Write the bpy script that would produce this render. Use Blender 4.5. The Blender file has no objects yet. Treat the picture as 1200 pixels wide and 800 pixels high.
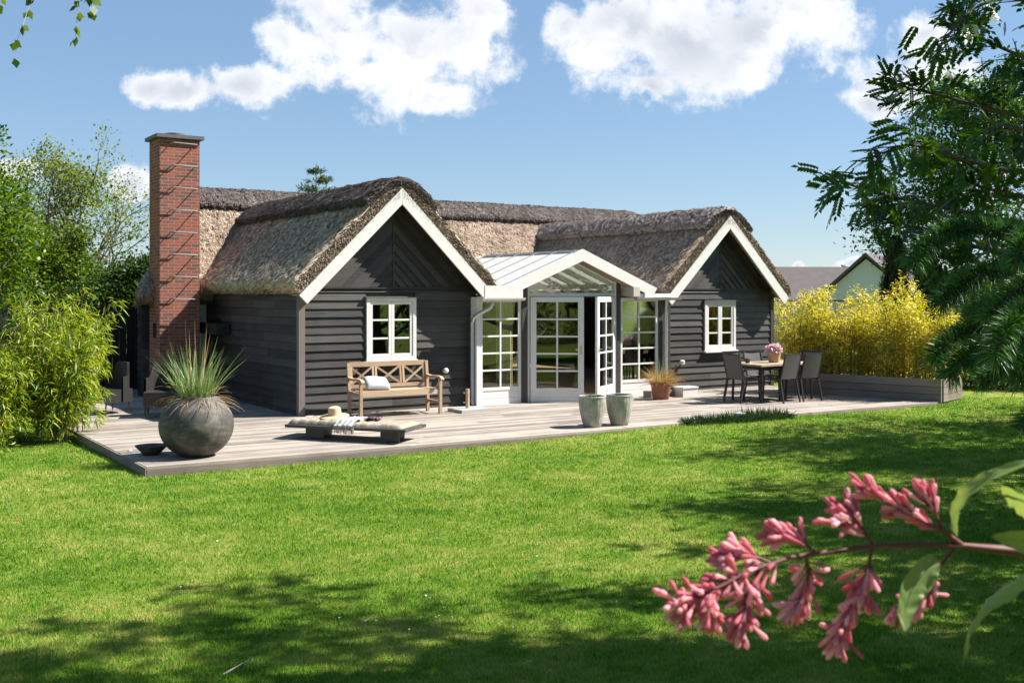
import bpy, math, random
import numpy as np
from mathutils import Vector, Matrix, noise as mnoise

# ------------------------------------------------------------------ camera, sky, sun, exposure
S = bpy.context.scene
COL = S.collection
R = math.radians
CAMX, CAMY, CAMZ = -7.073, -17.397, 2.1
HEAD = math.atan2(.5497, .8354)                    # the camera looks 33 deg to the right of the house's depth axis
RX, RY = (.8354, -.5497), (.5497, .8354)


def yard(right, ahead):
    """point of the garden from the photographer's standpoint: metres to the right and metres ahead"""
    return (CAMX + RX[0]*right + RY[0]*ahead, CAMY + RX[1]*right + RY[1]*ahead)


cam_d = bpy.data.cameras.new('camera')
cam_d.lens = 37.5
cam_d.sensor_width = 36
cam_d.shift_y = -55/1200
cam_d.clip_start = .05
cam_d.clip_end = 2000
cam_d.dof.use_dof = True
cam_d.dof.focus_distance = 17
cam_d.dof.aperture_fstop = 22
cam = bpy.data.objects.new('camera', cam_d)
cam.location = (CAMX, CAMY, CAMZ)
cam.rotation_euler = (R(90), 0, -HEAD)
COL.objects.link(cam)
S.camera = cam

SUN = Vector((1.0, -.45, 1.14)).normalized()        # towards the sun
sun_d = bpy.data.lights.new('sun', 'SUN')
sun_d.energy = 5.0
sun_d.angle = R(.53)
sun_d.color = (1, .955, .88)
sun = bpy.data.objects.new('sun', sun_d)
sun.rotation_euler = SUN.to_track_quat('Z', 'Y').to_euler()
sun.location = (10, -10, 30)
COL.objects.link(sun)

SKY_STRENGTH = .05
EXPOSURE = 1.4
S.view_settings.view_transform = 'Standard'
S.view_settings.look = 'None'
S.view_settings.gamma = 1
S.view_settings.exposure = EXPOSURE
S.view_settings.use_curve_mapping = False
S.render.engine = 'CYCLES'
S.cycles.use_denoising = True
S.cycles.max_bounces = 8
S.cycles.transparent_max_bounces = 12
S.cycles.sample_clamp_indirect = 6


class NT:
    """a small wrapper for writing node trees"""
    def __init__(self, tree):
        self.t = tree
        self.n = tree.nodes
        self.l = tree.links

    def new(self, kind, **kw):
        nd = self.n.new(kind)
        for k, v in kw.items():
            setattr(nd, k, v)
        return nd

    def link(self, a, b):
        self.l.new(a, b)

    def put(self, sock, v):
        if isinstance(v, bpy.types.NodeSocket):
            self.link(v, sock)
        else:
            sock.default_value = v

    def math(self, op, a, b=0., c=None, clamp=False):
        nd = self.new('ShaderNodeMath', operation=op, use_clamp=clamp)
        self.put(nd.inputs[0], a)
        self.put(nd.inputs[1], b)
        if c is not None:
            self.put(nd.inputs[2], c)
        return nd.outputs[0]

    def vmath(self, op, a, b=(0, 0, 0)):
        nd = self.new('ShaderNodeVectorMath', operation=op)
        self.put(nd.inputs[0], a)
        self.put(nd.inputs[1], b)
        return nd

    def noise(self, vec, scale, detail=4., rough=.5, dist=0.):
        nd = self.new('ShaderNodeTexNoise')
        if vec is not None:
            self.link(vec, nd.inputs['Vector'])
        nd.inputs['Scale'].default_value = scale
        nd.inputs['Detail'].default_value = detail
        nd.inputs['Roughness'].default_value = rough
        nd.inputs['Distortion'].default_value = dist
        return nd.outputs['Fac']

    def ramp(self, fac, stops):
        nd = self.new('ShaderNodeValToRGB')
        el = nd.color_ramp.elements
        while len(el) < len(stops):
            el.new(.5)
        for e, (p, c) in zip(el, stops):
            e.position = p
            e.color = (c[0], c[1], c[2], 1) if not isinstance(c, (int, float)) else (c, c, c, 1)
        self.link(fac, nd.inputs[0])
        return nd.outputs[0]

    def mix(self, fac, a, b, mode='MIX'):
        nd = self.new('ShaderNodeMix', data_type='RGBA', blend_type=mode)
        self.put(nd.inputs[0], fac)
        for i, v in ((6, a), (7, b)):
            if isinstance(v, tuple) and len(v) == 3:
                v = v + (1,)
            self.put(nd.inputs[i], v)
        return nd.outputs[2]

    def maprange(self, v, a, b, c=0., d=1., smooth=True):
        nd = self.new('ShaderNodeMapRange')
        nd.interpolation_type = 'SMOOTHSTEP' if smooth else 'LINEAR'
        self.put(nd.inputs[0], v)
        for i, q in enumerate((a, b, c, d)):
            nd.inputs[1 + i].default_value = q
        return nd.outputs[0]


world = bpy.data.worlds.new('World')
S.world = world
world.use_nodes = True
world.node_tree.nodes.clear()
W = NT(world.node_tree)
sky = W.new('ShaderNodeTexSky', sky_type='NISHITA')
sky.sun_disc = False
sky.sun_elevation = math.asin(SUN.z)
sky.sun_rotation = math.atan2(SUN.x, SUN.y)
sky.air_density = 1.0
sky.dust_density = 0
sky.ozone_density = 2.0
bg_sky = W.new('ShaderNodeBackground')
W.link(W.mix(.42, sky.outputs[0], (2.1, 3.7, 6.1)), bg_sky.inputs[0])
bg_sky.inputs[1].default_value = SKY_STRENGTH
# fair-weather cumulus: banks placed by compass direction, broken up by fractal noise
tc = W.new('ShaderNodeTexCoord')
rot = W.new('ShaderNodeVectorRotate', rotation_type='Z_AXIS')
W.link(tc.outputs['Generated'], rot.inputs['Vector'])
rot.inputs['Angle'].default_value = HEAD
sep = W.new('ShaderNodeSeparateXYZ')
W.link(rot.outputs[0], sep.inputs[0])
ahead = W.math('MAXIMUM', sep.outputs[1], .02)
px_ = W.math('DIVIDE', sep.outputs[0], ahead)
pz_ = W.math('DIVIDE', sep.outputs[2], ahead)
comb = W.new('ShaderNodeCombineXYZ')
W.put(comb.inputs[0], px_)
W.put(comb.inputs[1], pz_)
comb.inputs[2].default_value = .37
P2 = comb.outputs[0]
warp = W.new('ShaderNodeTexNoise')
W.link(P2, warp.inputs['Vector'])
warp.inputs['Scale'].default_value = 9
warp.inputs['Detail'].default_value = 6
warp.inputs['Roughness'].default_value = .6
wv = W.vmath('SUBTRACT', warp.outputs['Color'], (.5, .5, .5))
ws = W.vmath('SCALE', wv.outputs[0])
ws.inputs['Scale'].default_value = .055
PW = W.vmath('ADD', P2, ws.outputs[0]).outputs[0]
BANKS = [(-.300, .188, .052, .020), (-.245, .192, .040, .020), (-.335, .190, .028, .014),
         (-.208, .232, .034, .024), (-.165, .236, .055, .040), (-.175, .268, .040, .026), (-.105, .222, .070, .050),
         (-.045, .226, .050, .045), (-.030, .258, .036, .028), (-.065, .182, .052, .018), (-.155, .212, .06, .022),
         (.085, .225, .050, .040), (.110, .245, .060, .040), (.165, .235, .080, .055), (.215, .215, .055, .032),
         (.235, .245, .070, .045), (.285, .262, .055, .034), (.225, .195, .026, .012), (.13, .196, .03, .012), (.048, .250, .022, .025),
         (.365, .205, .050, .034), (.395, .238, .040, .026), (.340, .180, .030, .016), (.40, .20, .05, .03),
         (.268, .027, .010, .005), (.318, .030, .014, .006), (-.355, .100, .03, .018), (-.47, .115, .03, .012)]
dens = None
shade = None
for (bx_, bz_, rx_, rz_) in BANKS:
    d = W.vmath('SUBTRACT', PW, (bx_, bz_, .37))
    d = W.vmath('MULTIPLY', d.outputs[0], (1/rx_, 1/rz_, 0))
    ln = W.vmath('LENGTH', d.outputs[0]).outputs['Value']
    f = W.math('SUBTRACT', 1.25, ln)
    dens = f if dens is None else W.math('SMOOTH_MAX', dens, f, .25)
fine = W.noise(P2, 26, 9, .62)
fine2 = W.noise(P2, 90, 6, .6)
body = W.math('ADD', dens, W.math('MULTIPLY', W.math('SUBTRACT', fine, .5), 2.1))
body = W.math('ADD', body, W.math('MULTIPLY', W.math('SUBTRACT', fine2, .5), .5))
mask = W.maprange(body, .10, .76)
low = W.noise(PW, 13, 5, .55)
thick = W.maprange(dens, .2, 1.35)
grey = W.math('MULTIPLY', thick, W.maprange(low, .40, .62))
ccol = W.mix(grey, (.93, .95, .99), (.58, .62, .70))
bg_cloud = W.new('ShaderNodeBackground')
W.link(ccol, bg_cloud.inputs[0])
bg_cloud.inputs[1].default_value = .425
front = W.maprange(sep.outputs[1], .05, .3)
mask = W.math('MULTIPLY', mask, front)
mask = W.math('MULTIPLY', mask, .97)
mixs = W.new('ShaderNodeMixShader')
W.link(mask, mixs.inputs[0])
W.link(bg_sky.outputs[0], mixs.inputs[1])
W.link(bg_cloud.outputs[0], mixs.inputs[2])
wout = W.new('ShaderNodeOutputWorld')
W.link(mixs.outputs[0], wout.inputs[0])

# ------------------------------------------------------------------ materials
MATS = {}


def new_mat(name):
    m = bpy.data.materials.new(name)
    m.use_nodes = True
    m.node_tree.nodes.clear()
    t = NT(m.node_tree)
    out = t.new('ShaderNodeOutputMaterial')
    MATS[name] = m
    return m, t, out


def principled(t, out, base, rough=.6, spec=.5, metal=0., bump=None, bump_d=.01, bump_s=1.):
    p = t.new('ShaderNodeBsdfPrincipled')
    if isinstance(base, tuple):
        base = base + (1,) if len(base) == 3 else base
    t.put(p.inputs['Base Color'], base)
    t.put(p.inputs['Roughness'], rough)
    p.inputs['Specular IOR Level'].default_value = spec
    p.inputs['Metallic'].default_value = metal
    if bump is not None:
        b = t.new('ShaderNodeBump')
        b.inputs['Distance'].default_value = bump_d
        b.inputs['Strength'].default_value = bump_s
        t.link(bump, b.inputs['Height'])
        t.link(b.outputs[0], p.inputs['Normal'])
    t.link(p.outputs[0], out.inputs[0])
    return p


def obj_vec(t, scale=(1, 1, 1), uv=False):
    c = t.new('ShaderNodeTexCoord')
    mp = t.new('ShaderNodeMapping')
    mp.inputs['Scale'].default_value = scale
    t.link(c.outputs['UV' if uv else 'Object'], mp.inputs[0])
    return mp.outputs[0]


def island(t):
    return t.new('ShaderNodeNewGeometry').outputs['Random Per Island']


def wood_mat(name, c0, c1, rough=.7, along=0, uv=True, bump=.002, spec=.3, var=.35):
    """planks: colour per board, grain stretched along one axis of the uv"""
    m, t, out = new_mat(name)
    sc = (1.2, 28, 28) if along == 0 else (28, 1.2, 28)
    v = obj_vec(t, sc, uv)
    isl = island(t)
    off = t.new('ShaderNodeCombineXYZ')
    t.put(off.inputs[0], t.math('MULTIPLY', isl, 37.))
    t.put(off.inputs[1], t.math('MULTIPLY', isl, 91.))
    vv = t.vmath('ADD', v, off.outputs[0]).outputs[0]
    g = t.noise(vv, 1.6, 6, .65, .6)
    big = t.noise(obj_vec(t, (1, 1, 1), False), 1.3, 4, .6)
    f = t.math('ADD', t.math('MULTIPLY', g, .6), t.math('MULTIPLY', t.math('SUBTRACT', isl, .5), var))
    f = t.math('ADD', f, t.math('MULTIPLY', t.math('SUBTRACT', big, .5), .5))
    c = t.ramp(f, [(.12, c0), (.62, c1)])
    principled(t, out, c, rough, spec, bump=g, bump_d=bump)
    return m


def plain_mat(name, c, rough=.5, spec=.5, metal=0., var=.12, scale=6., bump=0.):
    m, t, out = new_mat(name)
    n = t.noise(obj_vec(t), scale, 5, .6)
    col = t.mix(n, tuple(q*(1 - var) for q in c), tuple(min(1, q*(1 + var)) for q in c))
    principled(t, out, col, rough, spec, metal, bump=n if bump else None, bump_d=bump)
    return m


def leaf_mat(name, stops, trans=.35, rough=.45, spec=.35, sheen=None):
    m, t, out = new_mat(name)
    isl = island(t)
    big = t.noise(obj_vec(t), 1.1, 3, .5)
    f = t.math('ADD', t.math('MULTIPLY', isl, .7), t.math('MULTIPLY', big, .42))
    c = t.ramp(t.math('SUBTRACT', f, .06), stops)
    p = t.new('ShaderNodeBsdfPrincipled')
    t.link(c, p.inputs['Base Color'])
    p.inputs['Roughness'].default_value = rough
    p.inputs['Specular IOR Level'].default_value = spec
    tr = t.new('ShaderNodeBsdfTranslucent')
    hs = t.new('ShaderNodeHueSaturation')
    hs.inputs['Hue'].default_value = .485
    hs.inputs['Saturation'].default_value = 1.15
    hs.inputs['Value'].default_value = 1.5
    t.link(c, hs.inputs['Color'])
    t.link(hs.outputs[0], tr.inputs[0])
    mx = t.new('ShaderNodeMixShader')
    mx.inputs[0].default_value = trans
    t.link(p.outputs[0], mx.inputs[1])
    t.link(tr.outputs[0], mx.inputs[2])
    t.link(mx.outputs[0], out.inputs[0])
    return m


black_wood = wood_mat('black stained timber', (.020, .018, .017), (.080, .073, .067), .5, spec=.4, bump=.003, var=.3)
deck_wood = wood_mat('weathered decking', (.17, .145, .125), (.43, .375, .32), .75, bump=.003)
bed_wood = wood_mat('grey brown planter planks', (.13, .10, .085), (.30, .25, .215), .75, bump=.003)
teak = wood_mat('weathered teak', (.30, .20, .125), (.52, .39, .27), .6, bump=.001)
dark_deck = wood_mat('dark oiled daybed boards', (.04, .035, .033), (.10, .088, .08), .6)
soffit_wood = wood_mat('brown soffit boards', (.22, .16, .12), (.36, .28, .22), .7)
white_paint = plain_mat('white paint', (.63, .62, .60), .5, .35, var=.12, scale=7, bump=.0008)
post_grey = plain_mat('faded brown corner paint', (.16, .135, .125), .6, .3, var=.2)
zinc = plain_mat('zinc', (.45, .47, .50), .42, .5, .75, var=.15)
lead_grey = plain_mat('slate grey cap', (.10, .10, .105), .6, .4, var=.25, bump=.002)
black_metal = plain_mat('black powder coat', (.016, .016, .018), .45, .5)
iron = plain_mat('galvanised iron', (.26, .25, .24), .6, .4, 0., var=.3)
brass = plain_mat('brass handle', (.5, .42, .3), .35, .5, .9)
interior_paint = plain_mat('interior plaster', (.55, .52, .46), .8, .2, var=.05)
interior_dim = plain_mat('dim interior walls', (.075, .07, .062), .85, .1, var=.1)  # plaster darkened so the rooms look unlit behind the glass
interior_floor = wood_mat('oak floor', (.20, .12, .07), (.34, .22, .14), .5)
linen = plain_mat('linen curtain', (.62, .55, .42), .85, .1, var=.08)
stone = plain_mat('granite slab', (.36, .35, .345), .8, .3, var=.25, scale=30, bump=.002)
pale_stone = plain_mat('pale step stone', (.58, .56, .53), .8, .3, var=.12, scale=18, bump=.002)
terracotta = plain_mat('terracotta', (.26, .11, .065), .75, .25, var=.35, scale=14, bump=.002)
pad_cloth = plain_mat('oatmeal pad cloth', (.31, .265, .21), .9, .1, var=.16, scale=9, bump=.008)
cushion_cloth = plain_mat('pale blue grey cushion', (.38, .40, .43), .9, .1, var=.1, scale=25, bump=.003)
straw_hat = plain_mat('plaited straw', (.56, .42, .26), .8, .2, var=.2, scale=60, bump=.003)
throw_cloth = plain_mat('grey fringed throw', (.36, .35, .36), .9, .1, var=.5, scale=22, bump=.006)
dark_cloth = plain_mat('dark mauve cloth', (.11, .075, .085), .9, .1, var=.4, scale=30)
textilene = plain_mat('grey sling fabric', (.085, .083, .083), .5, .4, var=.1, scale=80)
wicker = plain_mat('dark wicker', (.016, .015, .014), .6, .4, var=.4, scale=90, bump=.003)
table_wood = wood_mat('pale table boards', (.27, .20, .135), (.45, .35, .25), .6)
paper_bag = plain_mat('brown paper', (.42, .27, .17), .85, .15, var=.15, scale=16, bump=.006)
soil = plain_mat('soil', (.045, .032, .024), .95, .1, var=.4, scale=25, bump=.02)
bark = plain_mat('grey bark', (.10, .085, .07), .9, .15, var=.4, scale=9, bump=.02)
birch_bark = plain_mat('birch bark', (.40, .37, .33), .8, .2, var=.5, scale=5, bump=.01)
cane = plain_mat('bamboo cane', (.17, .16, .06), .5, .4, var=.3)
fence_black = wood_mat('black fence boards', (.010, .010, .010), (.028, .027, .026), .7, along=1)


def glass_mat():
    m, t, out = new_mat('window glass')
    fr = t.new('ShaderNodeFresnel')
    fr.inputs[0].default_value = 1.55
    gl = t.new('ShaderNodeBsdfGlossy')
    gl.inputs['Roughness'].default_value = .015
    gl.inputs[0].default_value = (1, 1, 1, 1)
    n = t.noise(obj_vec(t), .9, 1)
    b = t.new('ShaderNodeBump')
    b.inputs['Distance'].default_value = .006
    t.link(n, b.inputs['Height'])
    t.link(b.outputs[0], gl.inputs['Normal'])
    tr = t.new('ShaderNodeBsdfTransparent')
    tr.inputs[0].default_value = (.86, .89, .87, 1)
    mx = t.new('ShaderNodeMixShader')
    t.link(t.math('MINIMUM', t.math('MULTIPLY', fr.outputs[0], 1.1), 1.), mx.inputs[0])
    t.link(tr.outputs[0], mx.inputs[1])
    t.link(gl.outputs[0], mx.inputs[2])
    t.link(mx.outputs[0], out.inputs[0])
    return m


glass = glass_mat()


def panel_mat():
    m, t, out = new_mat('opal roof panel')
    n = t.noise(obj_vec(t, (1, 6, 1)), 2, 4)
    c = t.mix(n, (.74, .73, .70), (.84, .83, .79))
    p = t.new('ShaderNodeBsdfPrincipled')
    t.link(c, p.inputs['Base Color'])
    p.inputs['Roughness'].default_value = .6
    p.inputs['Specular IOR Level'].default_value = .2
    tr = t.new('ShaderNodeBsdfTranslucent')
    tr.inputs[0].default_value = (.80, .80, .74, 1)
    mx = t.new('ShaderNodeMixShader')
    mx.inputs[0].default_value = .45
    t.link(p.outputs[0], mx.inputs[1])
    t.link(tr.outputs[0], mx.inputs[2])
    t.link(mx.outputs[0], out.inputs[0])
    return m


opal = panel_mat()


def brick_mat():
    m, t, out = new_mat('red brick')
    v = obj_vec(t, (1, 1, 1), True)
    br = t.new('ShaderNodeTexBrick')
    t.link(v, br.inputs['Vector'])
    br.offset = .5
    br.inputs['Scale'].default_value = 1
    br.inputs['Brick Width'].default_value = .236
    br.inputs['Row Height'].default_value = .0665
    br.inputs['Mortar Size'].default_value = .0085
    br.inputs['Mortar Smooth'].default_value = .15
    br.inputs['Bias'].default_value = -.1
    br.inputs['Color1'].default_value = (.31, .088, .050, 1)
    br.inputs['Color2'].default_value = (.125, .062, .052, 1)
    br.inputs['Mortar'].default_value = (.27, .21, .18, 1)
    n = t.noise(obj_vec(t), 5, 6, .65)
    n2 = t.noise(obj_vec(t), 45, 4, .6)
    c = t.mix(.55, br.outputs['Color'], t.mix(n, (.75, .62, .58), (1.25, 1.25, 1.3)), 'MULTIPLY')
    c = t.mix(.5, c, t.mix(n2, (.6, .6, .6), (1.3, 1.3, 1.3)), 'MULTIPLY')
    h = t.math('ADD', t.math('MULTIPLY', br.outputs['Fac'], -1.), t.math('MULTIPLY', n2, .3))
    principled(t, out, c, .8, .25, bump=h, bump_d=.012)
    return m


brick = brick_mat()


def thatch_mat(name, c0, c1, c2):
    m, t, out = new_mat(name)
    isl = island(t)
    v = obj_vec(t)
    a = t.noise(v, 2.2, 5, .65)
    b_ = t.noise(v, 38, 5, .7)
    mott = t.noise(v, 9, 4, .65)
    f = t.math('ADD', t.math('MULTIPLY', isl, .75), t.math('MULTIPLY', b_, .25))
    f = t.math('ADD', f, t.math('MULTIPLY', t.math('SUBTRACT', a, .5), .5))
    f = t.math('ADD', f, t.math('MULTIPLY', t.math('SUBTRACT', mott, .5), .55))
    c = t.ramp(f, [(.15, c0), (.5, c1), (.92, c2)])
    moss = t.maprange(t.noise(v, 1.4, 5, .6), .60, .74)
    c = t.mix(t.math('MULTIPLY', moss, .35), c, (.26, .21, .08))
    principled(t, out, c, .9, .12, bump=t.math('ADD', t.noise(v, 55, 4, .75), t.math('MULTIPLY', mott, .6)), bump_d=.025)
    return m


thatch_m = thatch_mat('weathered reed thatch', (.08, .055, .040), (.34, .255, .19), (.80, .66, .52))
ridge_m = thatch_mat('heather ridge capping', (.055, .044, .042), (.17, .14, .13), (.40, .34, .31))


def globe_mat():
    m, t, out = new_mat('charcoal glazed clay')
    v = obj_vec(t)
    a = t.noise(v, 3.5, 6, .65, .8)
    b_ = t.noise(obj_vec(t, (3, 3, 14)), 2, 5, .6)
    f = t.math('ADD', t.math('MULTIPLY', a, .7), t.math('MULTIPLY', b_, .35))
    c = t.ramp(f, [(.3, (.028, .024, .022)), (.52, (.07, .063, .057)), (.75, (.19, .17, .155))])
    principled(t, out, c, .62, .3, bump=a, bump_d=.006)
    return m


globe_clay = globe_mat()


def ribbed_mat():
    m, t, out = new_mat('grey green ribbed ceramic')
    v = obj_vec(t)
    a = t.noise(v, 6, 6, .65, .4)
    b_ = t.noise(obj_vec(t, (8, 8, 1.2)), 3, 5, .6)
    f = t.math('ADD', t.math('MULTIPLY', a, .6), t.math('MULTIPLY', b_, .4))
    c = t.ramp(f, [(.3, (.17, .175, .155)), (.5, (.29, .285, .255)), (.72, (.48, .45, .40))])
    principled(t, out, c, .5, .4, bump=f, bump_d=.004)
    return m


ribbed = ribbed_mat()


def lawn_mats():
    def tint(t):
        v = obj_vec(t)
        a = t.noise(v, .55, 5, .6)
        b_ = t.noise(v, 2.6, 5, .65)
        sm = t.noise(v, 11, 4, .65)
        f = t.math('ADD', t.math('MULTIPLY', a, .5), t.math('MULTIPLY', b_, .5))
        return t.math('ADD', f, t.math('MULTIPLY', t.math('SUBTRACT', sm, .5), .35)), v
    m, t, out = new_mat('lawn soil and turf')
    f, v = tint(t)
    c = t.ramp(f, [(.32, (.07, .14, .014)), (.47, (.15, .23, .026)), (.62, (.30, .31, .08))])
    n = t.noise(v, 60, 5, .7)
    c = t.mix(.6, c, t.mix(n, (.55, .55, .5), (1.3, 1.3, 1.2)), 'MULTIPLY')
    principled(t, out, c, .95, .1, bump=n, bump_d=.03)
    turf = m
    m, t, out = new_mat('grass blades')
    f, v = tint(t)
    isl = island(t)
    f = t.math('ADD', f, t.math('MULTIPLY', t.math('SUBTRACT', isl, .5), .26))
    c = t.ramp(f, [(.33, (.045, .14, .010)), (.46, (.12, .28, .018)), (.57, (.21, .335, .03)), (.72, (.42, .41, .12))])
    p = t.new('ShaderNodeBsdfPrincipled')
    t.link(c, p.inputs['Base Color'])
    p.inputs['Roughness'].default_value = .55
    p.inputs['Specular IOR Level'].default_value = .2
    tr = t.new('ShaderNodeBsdfTranslucent')
    t.link(c, tr.inputs[0])
    mx = t.new('ShaderNodeMixShader')
    mx.inputs[0].default_value = .42
    t.link(p.outputs[0], mx.inputs[1])
    t.link(tr.outputs[0], mx.inputs[2])
    t.link(mx.outputs[0], out.inputs[0])
    return turf, m


turf_m, blade_m = lawn_mats()
bamboo_leaf = leaf_mat('bamboo leaf', [(.15, (.04, .10, .010)), (.45, (.15, .235, .018)), (.75, (.32, .36, .035)), (.95, (.46, .44, .10))], .4)
golden_leaf = leaf_mat('golden bamboo leaf', [(.1, (.11, .17, .015)), (.35, (.33, .34, .03)), (.62, (.58, .50, .06)), (.95, (.78, .68, .38))], .5)
maple_leaf = leaf_mat('bright spring leaf', [(.15, (.022, .06, .007)), (.5, (.06, .13, .010)), (.9, (.17, .23, .02))], .4)
sparse_leaf = leaf_mat('young oak leaf', [(.15, (.06, .10, .015)), (.5, (.13, .18, .028)), (.9, (.23, .25, .05))], .4)
dark_leaf = leaf_mat('dark shrub leaf', [(.15, (.014, .035, .008)), (.5, (.03, .07, .012)), (.9, (.08, .13, .02))], .25)
rowan_leaf = leaf_mat('rowan leaf', [(.15, (.018, .055, .010)), (.5, (.038, .105, .016)), (.9, (.085, .16, .022))], .35)
birch_leaf = leaf_mat('birch leaf', [(.15, (.03, .065, .008)), (.5, (.07, .13, .012)), (.9, (.15, .21, .02))], .35)
needle_m = leaf_mat('fir needles', [(.1, (.014, .05, .012)), (.5, (.042, .13, .028)), (.9, (.11, .24, .05))], .2, .4, .5)
far_needle = leaf_mat('far conifer needles', [(.1, (.012, .04, .012)), (.5, (.04, .095, .016)), (.9, (.15, .19, .03))], .2)
cypress_m = leaf_mat('cypress foliage', [(.1, (.008, .018, .008)), (.5, (.016, .032, .012)), (.9, (.04, .06, .016))], .1)
blue_grass = leaf_mat('blue green ornamental grass', [(.1, (.085, .15, .045)), (.5, (.17, .25, .09)), (.9, (.33, .38, .18))], .25)
dry_grass = leaf_mat('dry grass blades', [(.1, (.22, .13, .05)), (.5, (.42, .29, .13)), (.9, (.60, .47, .27))], .25)
amber_grass = leaf_mat('amber sedge', [(.1, (.16, .14, .03)), (.5, (.36, .24, .07)), (.9, (.52, .36, .15))], .3)
herb_leaf = leaf_mat('lavender leaf', [(.1, (.012, .03, .010)), (.5, (.025, .055, .015)), (.9, (.05, .09, .03))], .2)  # darkened to stand for the tree shade over the deck edge
lilac_bud = leaf_mat('lilac bud', [(.1, (.42, .085, .125)), (.45, (.60, .195, .235)), (.92, (.84, .52, .55))], .35, .75, .12)
lilac_stem = plain_mat('lilac twig', (.11, .035, .03), .6, .3, var=.4, scale=200)
pink_flower = leaf_mat('pale pink petal', [(.1, (.52, .30, .33)), (.9, (.75, .60, .62))], .3)
daisy_m = plain_mat('daisy petal', (.75, .74, .70), .7, .2)


def big_leaf_mat():
    m, t, out = new_mat('lilac leaf')
    v = obj_vec(t)
    n = t.noise(v, 60, 4, .6)
    ge = t.new('ShaderNodeNewGeometry')
    uvn = t.new('ShaderNodeTexCoord')
    sp = t.new('ShaderNodeSeparateXYZ')
    t.link(uvn.outputs['UV'], sp.inputs[0])
    # uv: x along the leaf, y across; side veins leave the midrib at a slant
    ay = t.math('ABSOLUTE', sp.outputs[1])
    ph = t.math('SUBTRACT', t.math('MULTIPLY', sp.outputs[0], 9.), t.math('MULTIPLY', ay, 5.))
    vein = t.math('ABSOLUTE', t.math('SUBTRACT', t.math('FRACT', ph), .5))
    vm = t.maprange(vein, .0, .09, 1., 0.)
    mid = t.maprange(ay, .0, .05, 1., 0.)
    vm = t.math('MAXIMUM', vm, mid)
    c = t.mix(n, (.14, .22, .05), (.22, .31, .085))
    c = t.mix(t.math('MULTIPLY', vm, .45), c, (.33, .38, .15))
    b = t.new('ShaderNodeBump')
    b.inputs['Distance'].default_value = .0015
    t.link(t.math('MULTIPLY', vm, -1.), b.inputs['Height'])
    p = t.new('ShaderNodeBsdfPrincipled')
    t.link(c, p.inputs['Base Color'])
    t.link(b.outputs[0], p.inputs['Normal'])
    p.inputs['Roughness'].default_value = .42
    tr = t.new('ShaderNodeBsdfTranslucent')
    t.link(t.mix(.5, c, (.35, .42, .05)), tr.inputs[0])
    mx = t.new('ShaderNodeMixShader')
    mx.inputs[0].default_value = .35
    t.link(p.outputs[0], mx.inputs[1])
    t.link(tr.outputs[0], mx.inputs[2])
    t.link(mx.outputs[0], out.inputs[0])
    return m


lilac_leaf = big_leaf_mat()

# ------------------------------------------------------------------ mesh helpers


def link_mesh(name, me, mat, parent=None):
    o = bpy.data.objects.new(name, me)
    COL.objects.link(o)
    if mat is not None:
        me.materials.append(mat)
    if parent is not None:
        o.parent = parent
    return o


def np_mesh(name, V, F, mat, parent=None, smooth=False, uv=None):
    """V (n,3), F (m,k): a mesh of equal faces, made fast"""
    V = np.asarray(V, np.float32)
    F = np.asarray(F, np.int32)
    me = bpy.data.meshes.new(name)
    me.vertices.add(len(V))
    me.vertices.foreach_set('co', V.ravel())
    m, k = F.shape
    me.loops.add(m*k)
    me.loops.foreach_set('vertex_index', F.ravel())
    me.polygons.add(m)
    me.polygons.foreach_set('loop_start', np.arange(0, m*k, k, dtype=np.int32))
    if smooth:
        fl_ = np.ones(m, bool)
        if smooth is not True:
            fl_[smooth:] = False                           # only the first faces are smooth
        me.polygons.foreach_set('use_smooth', fl_)
    if uv is not None:
        l = me.uv_layers.new(name='UVMap')
        l.data.foreach_set('uv', np.asarray(uv, np.float32)[F.ravel()].ravel())
    me.update(calc_edges=True)
    return link_mesh(name, me, mat, parent)


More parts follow.
